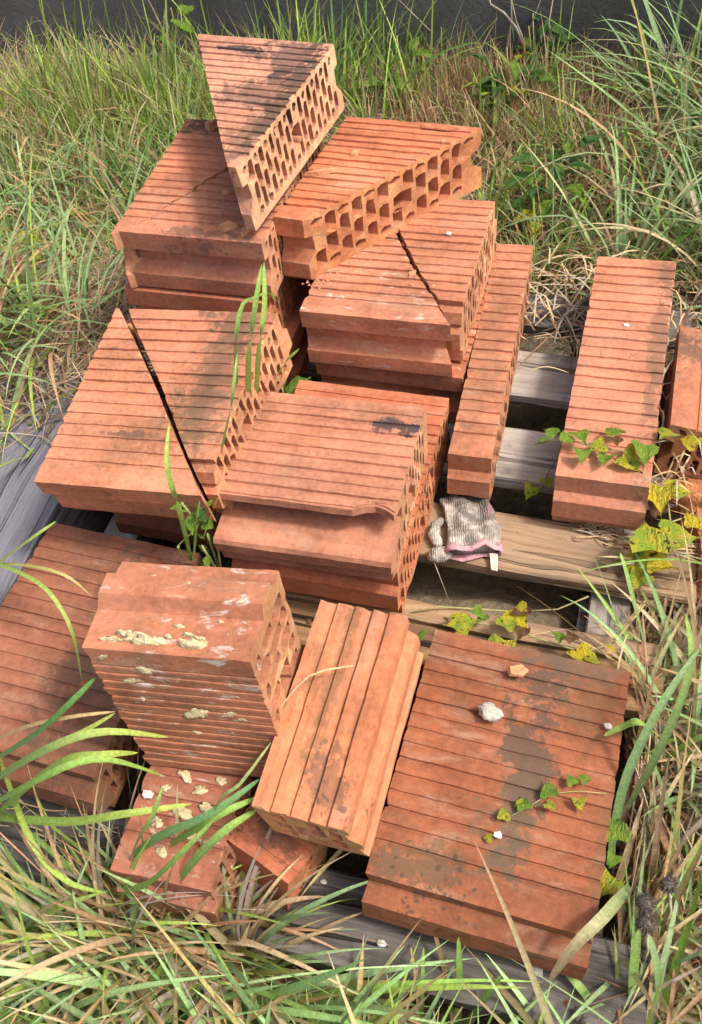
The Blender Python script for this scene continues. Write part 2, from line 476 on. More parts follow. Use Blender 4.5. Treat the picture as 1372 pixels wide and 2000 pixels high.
# ================================================================== SETTING
def build_ground():
    n = 110
    xs = np.concatenate([[-60, -20, -8], np.linspace(-3.2, 1.6, n), [4, 12, 60]])
    ys = np.concatenate([[-60, -20, -5], np.linspace(-1.2, 3.0, n), [6, 20, 60]])
    V = []; F = []
    for y in ys:
        for x in xs:
            inside = -3.2 < x < 1.6 and -1.2 < y < 3.0
            V.append((x, y, GZ + (fbm(x, y, 0, 2.2, 4) * .022 + fbm(x, y, 5, 14, 3) * .010 + .055 * math.exp(-((x + .10) / .16) ** 2 - ((y - .735) / .06) ** 2) if inside else 0)))
    w = len(xs)
    for j in range(len(ys) - 1):
        for i in range(w - 1): F.append((j * w + i, j * w + i + 1, (j + 1) * w + i + 1, (j + 1) * w + i))
    return tag(mesh_obj('ground', V, F, M_SOIL, smooth=True), kind='structure')
build_ground()

def box_mesh(bm, x0, x1, y0, y1, z0, z1, sx=1, wob=0.0, seed=0, bev=0.002):
    """box with the long side cut into sx pieces, edges broken and surface uneven"""
    vs = {}
    def v(i, y, z, key):
        k = (i, key)
        if k not in vs:
            x = x0 + (x1 - x0) * i / sx
            vs[k] = bm.verts.new((x + (fbm(y * 9, z * 9, seed + i, 8, 2) * wob * 2 if i in (0, sx) else 0),
                                  y + fbm(x + seed, key, 1.3, 6, 3) * wob, z + fbm(x, key + seed, 3.1, 6, 3) * wob * .6))
        return vs[k]
    b = bev
    ym = [y0 + (y1 - y0) * q for q in (.25, .5, .75)]
    ring = [(y0 + b, z1)] + [(q, z1) for q in ym] + [(y1 - b, z1), (y1, z1 - b), (y1, z0 + b), (y1 - b, z0), (y0 + b, z0), (y0, z0 + b), (y0, z1 - b)]
    for i in range(sx):
        for k in range(len(ring)):
            a, c = ring[k], ring[(k + 1) % len(ring)]
            bm.faces.new((v(i, *a, k), v(i + 1, *a, k), v(i + 1, *c, (k + 1) % len(ring)), v(i, *c, (k + 1) % len(ring))))
    bm.faces.new([v(0, *a, k) for k, a in enumerate(ring)][::-1])
    bm.faces.new([v(sx, *a, k) for k, a in enumerate(ring)])

def board(name, x0, x1, y0, y1, z0, z1, mat, parent=None, seed=0, sx=14, wob=.002, rz=0.0, along='x', bev=.003):
    bm = bmesh.new()
    if along == 'x': lx, ly = x1 - x0, y1 - y0
    else: lx, ly = y1 - y0, x1 - x0
    box_mesh(bm, -lx / 2, lx / 2, -ly / 2, ly / 2, 0, z1 - z0, sx, wob, seed, bev)
    bmesh.ops.recalc_face_normals(bm, faces=bm.faces)
    o = bm_obj(name, bm, mat, parent)
    o.location = ((x0 + x1) / 2, (y0 + y1) / 2, z0)
    o.rotation_euler = (0, 0, R(rz) + (R(90) if along == 'y' else 0))
    return o

wall = board('rendered_wall', -14, 14, 2.44, 2.74, GZ - .1, 2.4, M_WALL, seed=2, sx=20, wob=.004)
tag(wall, 'dark charcoal rendered wall running behind the long grass', 'wall')

# ------------------------------------------------------------------ pallet
pal = empty('wooden_pallet', (0, 0, GZ))
tag(pal, 'large weathered wooden pallet lying on the soil under the clay blocks', 'pallet')
def pal_board(name, *a, **k):
    o = board(name, *a, **k); o.parent = pal; o.matrix_parent_inverse = Matrix.Translation((0, 0, -GZ)); return o
D0 = -.024
b = pal_board('deck_board', -.80, .155, .205, .308, -.040, 0, M_WOOD_GREY, seed=1, sx=24, wob=.005); b['label'] = 'dark grey cracked front board'
pal_board('deck_board', -.79, .085, .42, .52, D0, 0, M_WOOD_GREY, seed=2)
b = pal_board('deck_board', -.79, .135, .594, .658, -.034, -.002, M_WOOD_BROWN, seed=3, sx=24, wob=.005); b['label'] = 'dark split half of the narrow edge board'
b = pal_board('deck_board', -.79, .128, .6615, .692, -.030, .001, M_WOOD_TAN, seed=4, sx=24, wob=.004); b['label'] = 'lighter split strip of the narrow edge board'
b = pal_board('deck_board', -.79, .165, .772, .873, D0, 0, M_WOOD_TAN, seed=15, sx=20, wob=.003); b['label'] = 'pale tan board that carries the glove'
b = pal_board('deck_board', -.79, .14, .938, 1.05, D0, 0, M_WOOD_PALE, seed=6, wob=.003)
b = pal_board('deck_board', -.79, .14, 1.124, 1.232, D0, 0, M_WOOD_PALE, seed=27, wob=.002); b['label'] = 'pale silver grey board between the two sawn strips'
pal_board('deck_board', -.79, .13, 1.30, 1.385, D0, 0, M_WOOD_GREY, seed=8)
for x0 in (-.74, -.36, .028):
    pal_board('stringer', x0, x0 + .058, .215, 1.385, -.064, -.0415, M_WOOD_PALE, seed=int(x0 * 100) + 90, along='y', sx=18)
    for y0 in (.23, .73, 1.25):
        pal_board('pallet_block', x0 - .012, x0 + .07, y0, y0 + .12, GZ + .005, -.0645, M_WOOD_GREY, seed=int(y0 * 50), sx=3)

M_RUST = plain_mat('rusty_iron', (.10, .045, .025), (.20, .09, .045), 300, bump=.6)
nail_me = None
for x0 in (-.73, -.715, -.345, -.325, .042, .068):
    for y0 in (.235, .275, .625, .795, .845, .965, 1.02, 1.15, 1.205, 1.33):
        if nail_me is None:
            bm = bmesh.new(); bmesh.ops.create_cone(bm, cap_ends=True, segments=10, radius1=.0042, radius2=.0034, depth=.0022)
            nail_me = bpy.data.meshes.new('nail'); bm.to_mesh(nail_me); bm.free(); nail_me.materials.append(M_RUST)
        o = bpy.data.objects.new('nail', nail_me); link(o, pal)
        o.location = (x0 + rnd.uniform(-.006, .006), y0 + rnd.uniform(-.006, .006), .0008 - GZ)
pl = board('weathered_plank', -1.30, -.782, .46, 1.17, GZ + .0, .045, M_WOOD_VIOLET, seed=40, along='y', sx=16, wob=.004, bev=.004)
tag(pl, 'wide violet grey weathered plank lying at the left of the block stacks', 'plank')

# ================================================================== CLAY BLOCKS
M_B1 = clay('clay_stained_slab', [(.142, .19, .032, .15, DK, .9), (.05, .022, .08, .022, SOOT, .45), (.135, .10, .035, .07, GR, .6), (.20, .25, .035, .045, MOSS, .45), (.17, .31, .08, .022, GR, .65),
                                  (.05, .028, .07, .03, MOSS, .55), (.245, .05, .015, .2, MOSS, .4)], dirt=.55, spots=.7, spot_at=(.06, .02, .085, .045))
M_B3L = clay('clay_left_half', [(.09, .075, .13, .05, MOSS, .30), (.10, .085, .05, .008, SOOT, .6), (.05, .24, .05, .05, MOSS, .25)], dirt=.45, spots=.25)
M_B3R = clay('clay_right_half', [(.19, .20, .045, .20, GR, .62), (.21, .29, .07, .06, DK, .4), (.17, .10, .03, .08, MOSS, .5)], dirt=.6)
M_B4 = clay('clay_back_left', [(.10, .31, .12, .035, DK, .9), (.15, .012, .07, .012, SOOT, .55), (.24, .16, .03, .12, DK, .25)], dirt=.3)
M_G = clay('clay_sooty_wedge', [(.19, .27, .07, .05, SOOT, .7), (.08, .283, .06, .010, SOOT, .9), (.20, .18, .06, .05, SOOT, .55), (.22, .07, .03, .08, SOOT, .5), (.235, .2, .02, .16, DK, .8)], dirt=.5, spots=.3)
M_B6 = clay('clay_bright_wedge', [(.12, .12, .10, .05, (.62, .34, .20), .35)], dirt=.25)
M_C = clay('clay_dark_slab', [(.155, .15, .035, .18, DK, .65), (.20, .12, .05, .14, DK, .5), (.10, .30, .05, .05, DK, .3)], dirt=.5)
M_R1 = clay('clay_sawn_strip', [(.02, .25, .03, .24, MOSS, .32)], dirt=.35)
M_R2 = clay('clay_sawn_slab', [(.115, .28, .014, .26, GR, .55), (.10, .46, .03, .05, MOSS, .25)], dirt=.22)
M_B2 = clay('clay_short_block', [(.21, .193, .05, .013, SOOT, .9), (.01, .19, .03, .03, MOSS, .3)], dirt=.22)
M_D = clay('clay_upright', [], dirt=.8, white=.75)
M_E = clay('clay_mortar_spattered', [], dirt=.6, white=.7)
M_F = clay('clay_ridged_stub', [(.04, .035, .035, .025, DK, .6), (.14, .06, .12, .01, MOSS, .45), (.16, .085, .05, .01, MOSS, .4)], dirt=.45, spots=.6, spot_at=(.03, .025, .035, .03))

# the big slab at the front right
place(block_mesh('clay_block', .24, .313, endf=END_WIDE, seed=11, jag=.0012, groove=.0034, mats=(M_B1, M_CUT)),
      (-.1627, .2805, .1080), (-1.2, 1.4, -1.2), (.270, .095, .046), 'big flat orange red block with dark lichen stain, front right of the pallet')
# sawn strips on the right
place(block_mesh('clay_block', .063, .5, endf=END_B, pitch=.0227, seed=21, mats=(M_R1, M_CUT)),
      (-.2013, .8811, .1055), (0, 0, 2.1), (.455, .185, .105), 'narrowest sawn strip of clay block standing left of the bare pallet boards')
r2 = place(block_mesh('clay_block', .128, .5, endf=END_B, pitch=.0227, seed=22, mats=(M_R2, M_CUT)),
      (-.0463, .8693, .1062), (-.1, -1.6, -.2), (.485, .203, .120), 'long half width sawn block draped with bindweed, right side of pallet')
# left split slab (two halves with a clear gap)
m3 = ((-.6908, .6191, .2367), (5.2, -3.6, 2.6))
fl = lin([(-.03, .2565), (0, .2354), (.0859, .1735), (.1821, .1050), (.313, .0060), (.34, -.014)])
place(block_mesh('clay_block', .256, .313, T=.104, endf=END_FLARE, seed=31, xr=lambda y: max(.004, fl(y)), mats=(M_B3L, M_CUT)),
      *m3, (.53, .212, .117), 'left half of a diagonally split slab, tapering to a point at its far end')
fr_ = lin([(-.03, .268), (0, .2395), (.0859, .1800), (.1821, .1150), (.313, .0185), (.34, 0)])
rt3 = lin([(0, .233), (.09, .236), (.20, .2405), (.33, .254)])
place(block_mesh('clay_block', .256, .313, T=.104, endf=END_TORN, seed=32, y0=.055, xl=lambda y: max(0.008, fr_(y)), xr=rt3, jag=.001, mats=(M_B3R, M_CUT)),
      *m3, (.47, .190, .108), 'right half of the diagonally split slab with mossy speckles and torn front corner')
# what carries the split slab
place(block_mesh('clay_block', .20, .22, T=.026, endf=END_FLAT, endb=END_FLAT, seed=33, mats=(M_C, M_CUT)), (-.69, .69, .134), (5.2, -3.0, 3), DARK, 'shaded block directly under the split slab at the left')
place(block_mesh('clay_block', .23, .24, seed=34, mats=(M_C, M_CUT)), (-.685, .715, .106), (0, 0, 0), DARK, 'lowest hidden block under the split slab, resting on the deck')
# right stack: cracked slab on a second one
m5 = ((-.460, 1.0284, .212), (-.2, -1.3, -.2))
f5 = lin([(-.02, .262), (0, .232), (.0158, .2202), (.0571, .1955), (.1185, .1504), (.1923, .1075), (.32, .035)])
place(block_mesh('clay_block', .24, .313, endf=END_A, seed=51, xr=f5, jag=.0015, mats=(M_CLAY_WHITE, M_CUT)),
      *m5, (.475, .195, .112), 'front left part of the cracked slab under the orange wedge, right stack')
g5 = lin([(-.02, .268), (.0571, .2005), (.1185, .1582), (.1923, .1165), (.32, .045)])
place(block_mesh('clay_block', .24, .313, endf=END_TORN, seed=52, y0=.055, xl=g5, jag=.0015),
      *m5, (.475, .195, .112), 'right hand part of the cracked slab, its row of thin slots facing right')
place(block_mesh('clay_block', .24, .313, endf=END_A, seed=53, mats=(M_CLAY_WHITE, M_CUT)), (-.452, 1.038, .1055), (0, 0, -.2), (.46, .165, .088),
      'lower block of the right stack with whitish bloom on its flange')
# back left stack
m4 = ((-.7512, 1.0489, .3115), (.8, -.1, .5))
cr = lin([(-.02, -.012), (-.0014, .0057), (.0147, .0264), (.0427, .0489), (.0772, .0649), (.0990, .0805), (.1143, .0896), (.1290, .0930), (.1375, .0981), (.1703, .1206), (.25, .165), (.33, .215)])
t4 = empty('clay_block', m4[0], [R(a) for a in m4[1]])
t4.color = (1, 1, 1, 1)
tag(t4, 'cracked slab on top of the back left stack, under the leaning wedge', 'clay block', GRP)
def place_part(me, name, parent, tint):
    o = bpy.data.objects.new(name, me); link(o, parent); o.color = (*tint, 1); return o
place_part(block_mesh('block_half', .24, .313, endf=END_A, seed=41, xr=lambda y: max(.003, cr(y) - .0010 - .045 * max(0, y - .03)), jag=.0012, y0=-.008, mats=(M_B4, M_CUT)), 'block_half', t4, (.47, .188, .108))
place_part(block_mesh('block_half', .24, .313, endf=END_A, seed=42, xl=lambda y: max(0, cr(y) + .0004), jag=.0008, mats=(M_B4, M_CUT)), 'block_half', t4, (.44, .178, .106))
place(block_mesh('clay_block', .24, .313, endf=END_A, seed=43), (-.765, 1.045, .203), (0, 0, .5), (.47, .16, .085), 'second block of the back left stack, only its front flange showing')
place(block_mesh('clay_block', .24, .30, endf=END_A, pitch=.0196, seed=44), (-.508, 1.075, .0985), (0, 0, 0), (.44, .15, .078), 'lowest block of the back left stack, its grooved end facing right', pre=ROT90)
# wedges on top
gx = lin([(-.02, .236), (0, .2285), (.3135, .0)])
place(block_mesh('clay_block', .245, .316, T=.106, endf=END_A, endb=END_A, seed=61, xl=gx, pitch=.0168, groove=.0030, jag=.0003, hp=.0155, hw=.0053, mats=(M_G, M_CUT)),
      (-.7655, 1.0874, .4232), (3.5, -2.4, -8.8), PALE, 'pale triangular wedge with sooty stains perched on the back left stack')
m6 = ((-.5117, 1.1104, .3165), (-2.2, -1.2, -4.7))
x6 = lin([(-.02, .036), (.0, .0465), (.313, .232), (.33, .242)])
b6 = place(block_mesh('clay_block', .24, .313, T=.106, endf=END_A, endb=END_NOTCH, seed=62, xr=x6, hp=.0222, hw=.0088, mats=(M_B6, M_CUT6)),
      *m6, BRIGHT, 'bright orange sawn wedge with big open cells facing front, atop the right stack')
# centre stack
b2 = place(block_mesh('clay_block', .24, .236, T=.104, endf=END_LIP, endb=END_FLAT, pitch=.0196, seed=71, mats=(M_B2, M_CUT), nseg=18,
                      deform=lambda x, y, z: (x, y + (.012 * max(0, 1 - abs(x - .214) / .026) ** .6 if (z > -.014 and y < .052 and x < .2398) else 0), z - (.002 * max(0, 1 - abs(x - .214) / .026) if (z > -.012 and y < .05) else 0))),
      (-.4634, .6353, .2092), (-3.5, -.9, 1.8), PINK, 'smooth pinkish short block with chipped front lip, top of the centre stack')
place(block_mesh('clay_block', .24, .327, T=.104, endf=END_B, endb=END_A, seed=72), (-.4622, .662, .1065), (0, -.3, .1), (.47, .155, .078), 'lower block of the centre stack, sticking out behind the pinkish one')
# front left group
place(block_mesh('clay_block', .236, .336, T=.095, endf=END_WIDE, seed=81, pitch=.0205, mats=(M_C, M_CUT), jag=.0015), (-.745, .318, .096), (-.5, .8, -1.2), (.27, .105, .060),
      'dark red slab with a chalky streak at the left edge, behind the upright block')
E_DEF = place(block_mesh('clay_block', .117, .250, endf=END_B, seed=82, jag=.003, mats=(M_E, M_CUT), pitch=.022), (-.437, .217, .1045), (0, 0, 2.5), (.35, .130, .078), 'low block with mortar crumbs lying under the upright block')
D_M = Matrix.Translation((-.462, .363, .330)) @ Euler((R(-6.5), R(-4.3), R(5.1)), 'XYZ').to_matrix().to_4x4()
PRE_D = Matrix.Translation((.1795, 0, 0)) @ Matrix(((-1, 0, 0, 0), (0, 0, -1, 0), (0, -1, 0, 0), (0, 0, 0, 1)))
bd = bpy.data.objects.new('clay_block', block_mesh('clay_block', .1795, .226, T=.112, endf=END_STEP, endb=END_FLAT, seed=83, pitch=.0140, hp=.0235, hw=.0092, groove=.0014, ridge_round=.0004, jag=.0003, jagr=.0045, mats=(M_D, M_CUT)))
link(bd); bd.matrix_world = D_M @ PRE_D; bd.color = (.41, .165, .092, 1)
tag(bd, 'cut block standing upright with dried yellow mortar on its stepped top', 'clay block', GRP)
F_M = Matrix.Translation((-.2776, .2902, .2039)) @ Euler((R(6.4), R(-2.0), R(-1.6)), 'XYZ').to_matrix().to_4x4()
bf = bpy.data.objects.new('clay_block', block_mesh('clay_block', .24, .102, T=.104, endf=[(.001, 0), (0, .03), (-.001, .17), (.006, .22), (.004, .36), (-.006, .46), (-.008, .52), (-.008, .68), (-.001, .73), (-.003, .90), (-.009, .94), (-.009, 1)], endb=END_FLAT, seed=84, pitch=.0196, hp=.0198, hw=.0078, flip=True, groove=.0056, mats=(M_F, M_CUT)))
link(bf); bf.matrix_world = F_M @ Matrix.Translation((.102, 0, 0)) @ ROT90; bf.color = (.47, .182, .090, 1)
tag(bf, 'stub of block with broad ridges pointing at the viewer, left of the big slab', 'clay block', GRP)
place(block_mesh('clay_block', .123, .17, seed=85), (-.302, .345, .1005), (0, 0, -2), (.48, .165, .08), 'block hidden under the ridged stub, one orange corner peeping out at its right')
place(block_mesh('clay_block', .092, .075, T=.085, endf=END_FLAT, endb=END_FLAT, seed=86, groove=.0022, pitch=.0150, hp=.020, hw=.0066, jag=.003, mats=(M_F, M_CUT)), (-.333, .287, .085), (-9, 4, -19), (.44, .15, .08),
      'broken lump of block with two open cells wedged under the ridged stub')
# right edge
place(block_mesh('clay_block', .215, .26, endf=END_B, endb=END_A, pitch=.036, seed=91, groove=.005, ridge_round=.003, jag=.002, mats=(M_C, M_CUT)), (.358, .985, .098), (0, 4, 0), (.42, .16, .09),
      'half seen block with broad ridges at the right edge, beyond the bindweed', pre=ROT90)
place(block_mesh('clay_block', .12, .12, T=.07, seed=92, jag=.003), (.172, .80, .02), (0, 6, 8), (.46, .15, .075), 'small dark block corner at the right edge behind yellow leaves')

# raised stamp marks, barely legible, on two blocks
def stamp(text, parent, loc, size):
    cu = bpy.data.curves.new('stamp', 'FONT'); cu.body = text; cu.size = size; cu.extrude = .00035; cu.space_character = 1.25
    tmp = bpy.data.objects.new('stamp_tmp', cu); COL.objects.link(tmp)
    dg = bpy.context.evaluated_depsgraph_get()
    me = bpy.data.meshes.new_from_object(tmp.evaluated_get(dg))
    bpy.data.objects.remove(tmp)
    me.materials.clear(); me.materials.append(M_CLAY)
    o = bpy.data.objects.new('stamp', me); link(o, parent); o.location = loc; o.color = tuple(parent.color); return o
stamp('E 6 0 M  Y', r2, (.030, .2555, .0), .0145)
stamp('L V B  2 5 0', b2, (.055, .1215, .0), .0125)

# ================================================================== SMALL THINGS ON THE BLOCKS
def lump(name, size, mat, seed, parent=None, sub=2, amp=.35, flat=1.0):
    bm = bmesh.new(); bmesh.ops.create_icosphere(bm, subdivisions=sub, radius=1)
    for v in bm.verts:
        k = 1 + fbm(v.co.x + seed * 3.7, v.co.y, v.co.z, 1.3, 3) * amp + fbm(v.co.x, v.co.y + seed, v.co.z, 4, 2) * amp * .4
        v.co = Vector((v.co.x * size[0] * k, v.co.y * size[1] * k, v.co.z * size[2] * k * flat))
    return bm_obj(name, bm, mat, parent, smooth=sub > 1)

def shard(name, sx, sy, sz, mat, seed):
    rs = random.Random(seed); n = rs.randint(4, 6)
    ring = []
    for i in range(n):
        a = 2 * math.pi * i / n + rs.uniform(-.35, .35); r = rs.uniform(.75, 1.15)
        ring.append((math.cos(a) * sx * r, math.sin(a) * sy * r))
    V = [(x, y, 0) for x, y in ring] + [(x * .86 + rs.uniform(-.1, .1) * sx, y * .86, sz * rs.uniform(.7, 1.2)) for x, y in ring]
    F = [tuple(range(n))[::-1], tuple(range(n, 2 * n))] + [(i, (i + 1) % n, n + (i + 1) % n, n + i) for i in range(n)]
    return mesh_obj(name, V, F, mat)

chips = [
 (444, 446, .313, .015, .010, .009, 20, 'larger angular clay chip on the front edge of the cracked back slab'),
 (479, 452, .313, .012, .006, .006, 80, 'smaller clay chip beside the wedge tip on the front edge'),
 (441, 377, .313, .008, .004, .004, 10, 'thin clay flake in the shade left of the leaning wedge'),
 (413, 250, .316, .012, .010, .014, 30, 'clay crumb wedged under the leaning wedge at the mossy back corner'),
 (695, 301, .310, .010, .008, .006, 50, 'pointed clay chip lying on the bright orange wedge'),
 (630, 338, .313, .030, .006, .006, 28, 'long splinter of clay lying on the bright orange wedge'),
 (866, 278, .308, .006, .005, .005, 15, 'tiny brown crumb near the far edge of the bright wedge'),
 (806, 535, .215, .010, .006, .004, 65, 'clay chip beside the crack in the right slab'),
 (805, 556, .215, .006, .004, .003, 10, 'small clay chip left of the crack, nearer the front flange'),
 (847, 559, .215, .005, .003, .003, 40, 'tiny clay chip just right of the crack'),
 (1012, 1311, .112, .014, .010, .004, 12, 'rounded clay flake on the big flat slab near its back edge'),
]
for i, (px, py, z, sx, sy, sz, rz, lab) in enumerate(chips):
    o = shard('clay_chip', sx, sy, sz, M_CHIP, 100 + i); p = ray_at(px, py, z)
    o.location = (p.x, p.y, z - .001); o.rotation_euler = (0, 0, R(rz)); tag(o, lab, 'clay chip', 'loose clay chips on the blocks')
for px, py, z, s, lab in [(876, 458, .214, .006, 'small white grit on the cracked right slab'), (1188, 1420, .102, .006, 'small white pebble near the right edge of the big slab'),
                     (973, 1632, .106, .006, 'tiny white pebble on the dark stain of the big slab'), (1223, 637, .106, .006, 'white fleck on the bindweed draped slab'),
                     (633, 1723, .002, .005, 'white seed lying on the grey front board'), (746, 1843, .002, .006, 'pale crumb on the front board below the big slab'), (290, 1553, .107, .008, 'round white pebble on the low block under the upright one')]:
    o = lump('pebble', (s, s * .7, s * .5), M_PALE, px, sub=1); p = ray_at(px, py, z); o.location = (p.x, p.y, z + s * .3); tag(o, lab, 'pebble', 'pale pebbles and grit')
o = lump('mortar_lump', (.0150, .010, .008), M_FOAM, 5, sub=3, amp=.5); p = ray_at(957, 1393, .11); o.location = (p.x, p.y, .113); o.rotation_euler = (0, 0, R(-12))
tag(o, 'knobbly white mortar lump lying on the big flat slab', 'mortar lump')
o = shard('stone_chip', .013, .02, .008, M_PALE, 9); p = ray_at(1042, 1878, .001); o.location = (p.x, p.y, .0005); o.rotation_euler = (0, 0, .3); tag(o, 'grey stone chip on the front board below the big slab', 'stone')
cv, cf = [], []
for k in range(170):
    t = rnd.random(); px = 600 + t * 190 + rnd.gauss(0, 9); py = 556 - t * 80 + abs(rnd.gauss(0, 7)) - 4; r = rnd.uniform(.0008, .0034) * (1.2 - t * .5)
    p = ray_at(px, py, .2125); b_ = len(cv)
    for dx, dy, dz in ((1, 0, 0), (-.6, .9, 0), (-.5, -.8, 0), (.1, .1, 1.1)): cv.append((p.x + dx * r * rnd.uniform(.7, 1.3), p.y + dy * r * rnd.uniform(.7, 1.3), .2105 + dz * r))
    cf += [(b_, b_ + 1, b_ + 3), (b_ + 1, b_ + 2, b_ + 3), (b_ + 2, b_, b_ + 3)]
tag(mesh_obj('clay_crumbs', cv, cf, M_CHIP), kind='stuff')
# flake lifting off the bright wedge
fk = shard('surface_flake', .042, .010, .003, M_B6, 77); fk.parent = b6; fk.location = (.165, .2965, .0008); fk.rotation_euler = (0, R(1.5), R(4)); fk.color = (*BRIGHT, 1)
# mortar on the upright block: parts of that block
def mortar(parent, spots):
    for i, (x, y, z, s, st) in enumerate(spots):
        o = lump('mortar_dab', (s * st, s * .9, s * .34), M_MORTAR, i + 31, parent, sub=3, amp=.75)
        o.matrix_parent_inverse = Matrix()
        o.location = (x, y, z); o.rotation_euler = (rnd.uniform(-.2, .2), rnd.uniform(-.2, .2), rnd.uniform(-.6, .6))
        o['label'] = 'dried yellow mortar dab'
# local frame of the block: x runs to the left from its right end, y down from the top, z out of the ridged face
tops = [(.148, .000, -.012, .006, 1.6), (.138, .000, -.018, .008, 1.2), (.128, .0, -.014, .007, 1.3), (.120, .0, -.018, .008, 1.5), (.112, .0, -.012, .009, 1.4), (.100, .0, -.013, .007, 1.4), (.092, .0, -.020, .006, .6),
        (.075, .0, -.016, .005, 1), (.064, .0, -.012, .010, 1.2), (.058, .0, -.018, .008, 1.1), (.070, .0, -.024, .006, 1.4), (.085, .0, -.034, .004, 1.3), (.160, .0, -.012, .004, 1.3),
        (.128, -.011, -.086, .005, 1.6), (.112, -.010, -.070, .003, 1.5), (.081, -.010, -.079, .005, 1.6), (.094, -.010, -.080, .002, 4), (.138, -.006, -.058, .003, 1.4), (.030, -.012, -.064, .002, 1.2), (.044, .0, -.044, .004, .8), (.033, .002, -.030, .003, 1)]
mortar(bd, tops)
mortar(bd, [(.118, .030, -.002, .007, 1.5), (.155, .012, -.002, .005, 2.4), (.140, .050, -.002, .005, 2.3), (.108, .010, -.002, .004, 3), (.085, .100, -.002, .009, 1.6), (.075, .104, -.002, .006, 1.5), (.045, .100, -.002, .005, 2.6),
            (.036, .106, -.002, .005, 1.4), (.030, .066, -.002, .004, 2), (.14, .085, -.002, .005, 1), (.052, .138, -.002, .004, 1.2), (.09, .146, -.002, .004, 2.4)])
mortar(E_DEF, [(.05, .03, .001, .005, 1.3), (.035, .06, .001, .006, 1.2), (.06, .075, .001, .007, 1.5), (.075, .055, .001, .005, 1.3), (.085, .085, .001, .006, 1.6), (.03, .10, .001, .004, 1.2), (.07, .105, .001, .006, 1.4), (.048, .118, .001, .005, 1.8), (.09, .12, .001, .005, 1.2)])

# orange rubble at the right edge
for i, (x, y, z, s, lab) in enumerate([(.160, .955, .0, .040, 'crumbling orange lump of fired clay at the right edge'), (.205, .93, .0, .035, 'second orange clay lump further right at the edge'), (.155, .905, -.02, .022, 'small orange clay crumb below the crumbling lump')]):
    o = lump('clay_rubble', (s, s * .8, s * .7), M_RUBBLE, 60 + i, sub=3, amp=.6); o.location = (x, y, z); tag(o, lab, 'clay rubble', 'crumbled clay at the right edge')

# ------------------------------------------------------------------ glove
def knit_mat():
    T = NT('knit_grey'); co = T.coord()
    ribs = T.n('ShaderNodeTexWave'); T.l(co, ribs.inputs[0]); ribs.inputs['Scale'].default_value = 95; ribs.inputs['Distortion'].default_value = 7.0; ribs.inputs['Detail'].default_value = 3
    ribs.bands_direction = 'X'
    n = T.noise(co, 38, 4, 0.65, 0.4); n2 = T.noise(co, 300, 2, 0.6)
    xyz = T.sep(co)
    col = T.mix(T.step(n, 0.38, 0.62), (0.27, 0.24, 0.205, 1), (0.52, 0.475, 0.41, 1))
    col = T.mix(T.step(T.noise(co, 20, 3, 0.6), 0.5, 0.68, 0, .8), col, (0.075, 0.06, 0.055, 1))
    dk = T.math('ADD', xyz[1], T.math('MULTIPLY', n, .02))
    col = T.mix(T.step(dk, .074, .088, 0, .8), col, (0.07, 0.05, 0.05, 1))
    pk = T.math('MULTIPLY', T.step(T.noise(co, 26, 2, .5), .54, .62), T.step(xyz[0], .012, .03))
    col = T.mix(T.math('MULTIPLY', pk, .6), col, (0.36, 0.15, 0.17, 1))
    h = T.math('ADD', T.math('MULTIPLY', ribs.outputs['Fac'], .45), T.math('MULTIPLY', n2, .7))
    return T.bsdf(col, .95, T.bump(h, .8, .0022), .1)
M_KNIT = knit_mat()
M_PINK = plain_mat('knit_pink', (.44, .22, .25), (.60, .36, .37), 110, bump=.9)
M_TAG = plain_mat('cloth_tag', (.42, .39, .33), (.56, .52, .45), 70)

def tube_loft(rings, closed_ends=True):
    V = []; F = []; n = len(rings[0])
    for r in rings: V += r
    for k in range(len(rings) - 1):
        for i in range(n):
            j = (i + 1) % n
            F.append((k * n + i, k * n + j, (k + 1) * n + j, (k + 1) * n + i))
    if closed_ends:
        F.append(tuple(range(n))[::-1]); F.append(tuple((len(rings) - 1) * n + i for i in range(n)))
    return V, F

gl = empty('work_glove', (*ray_at(928, 1060, .012).xy, .001), (0, 0, R(14)))
tag(gl, 'crumpled grey knitted work glove with pink cuff on the tan pallet board', 'glove')
rings = []
for k in range(26):
    t = k / 25; y = -.016 + .106 * t
    wx = .040 * (1 - .10 * t) * (1 if t < .85 else math.sqrt(max(.02, 1 - ((t - .85) / .16) ** 2)))
    hz = .0125 + .006 * math.sin(t * 5 + .8) + .004 * math.sin(t * 11)
    cx = -.004 + .006 * math.sin(t * 4) - .008 * t
    rg = []
    for i in range(40):
        a = 2 * math.pi * i / 40
        ca, sa = math.cos(a), math.sin(a)
        x = cx + wx * (abs(ca) ** .8) * math.copysign(1, ca)
        z = hz * (abs(sa) ** .7) * math.copysign(1, sa) + .0125
        cr_ = .0058 * math.sin(x * 170 + t * 7 + 1.5 * math.sin(t * 6)) * max(0, sa) + fbm(x * 1.2, y, z, 60, 3) * .006 * (.4 + max(0, sa))
        rg.append((x + fbm(y, x, 3, 40, 2) * .003, y + fbm(x, y, 8, 40, 2) * .003, max(.001, z + cr_)))
    rings.append(rg)
V, F = tube_loft(rings)
mesh_obj('glove_palm', V, F, M_KNIT, gl, smooth=True)
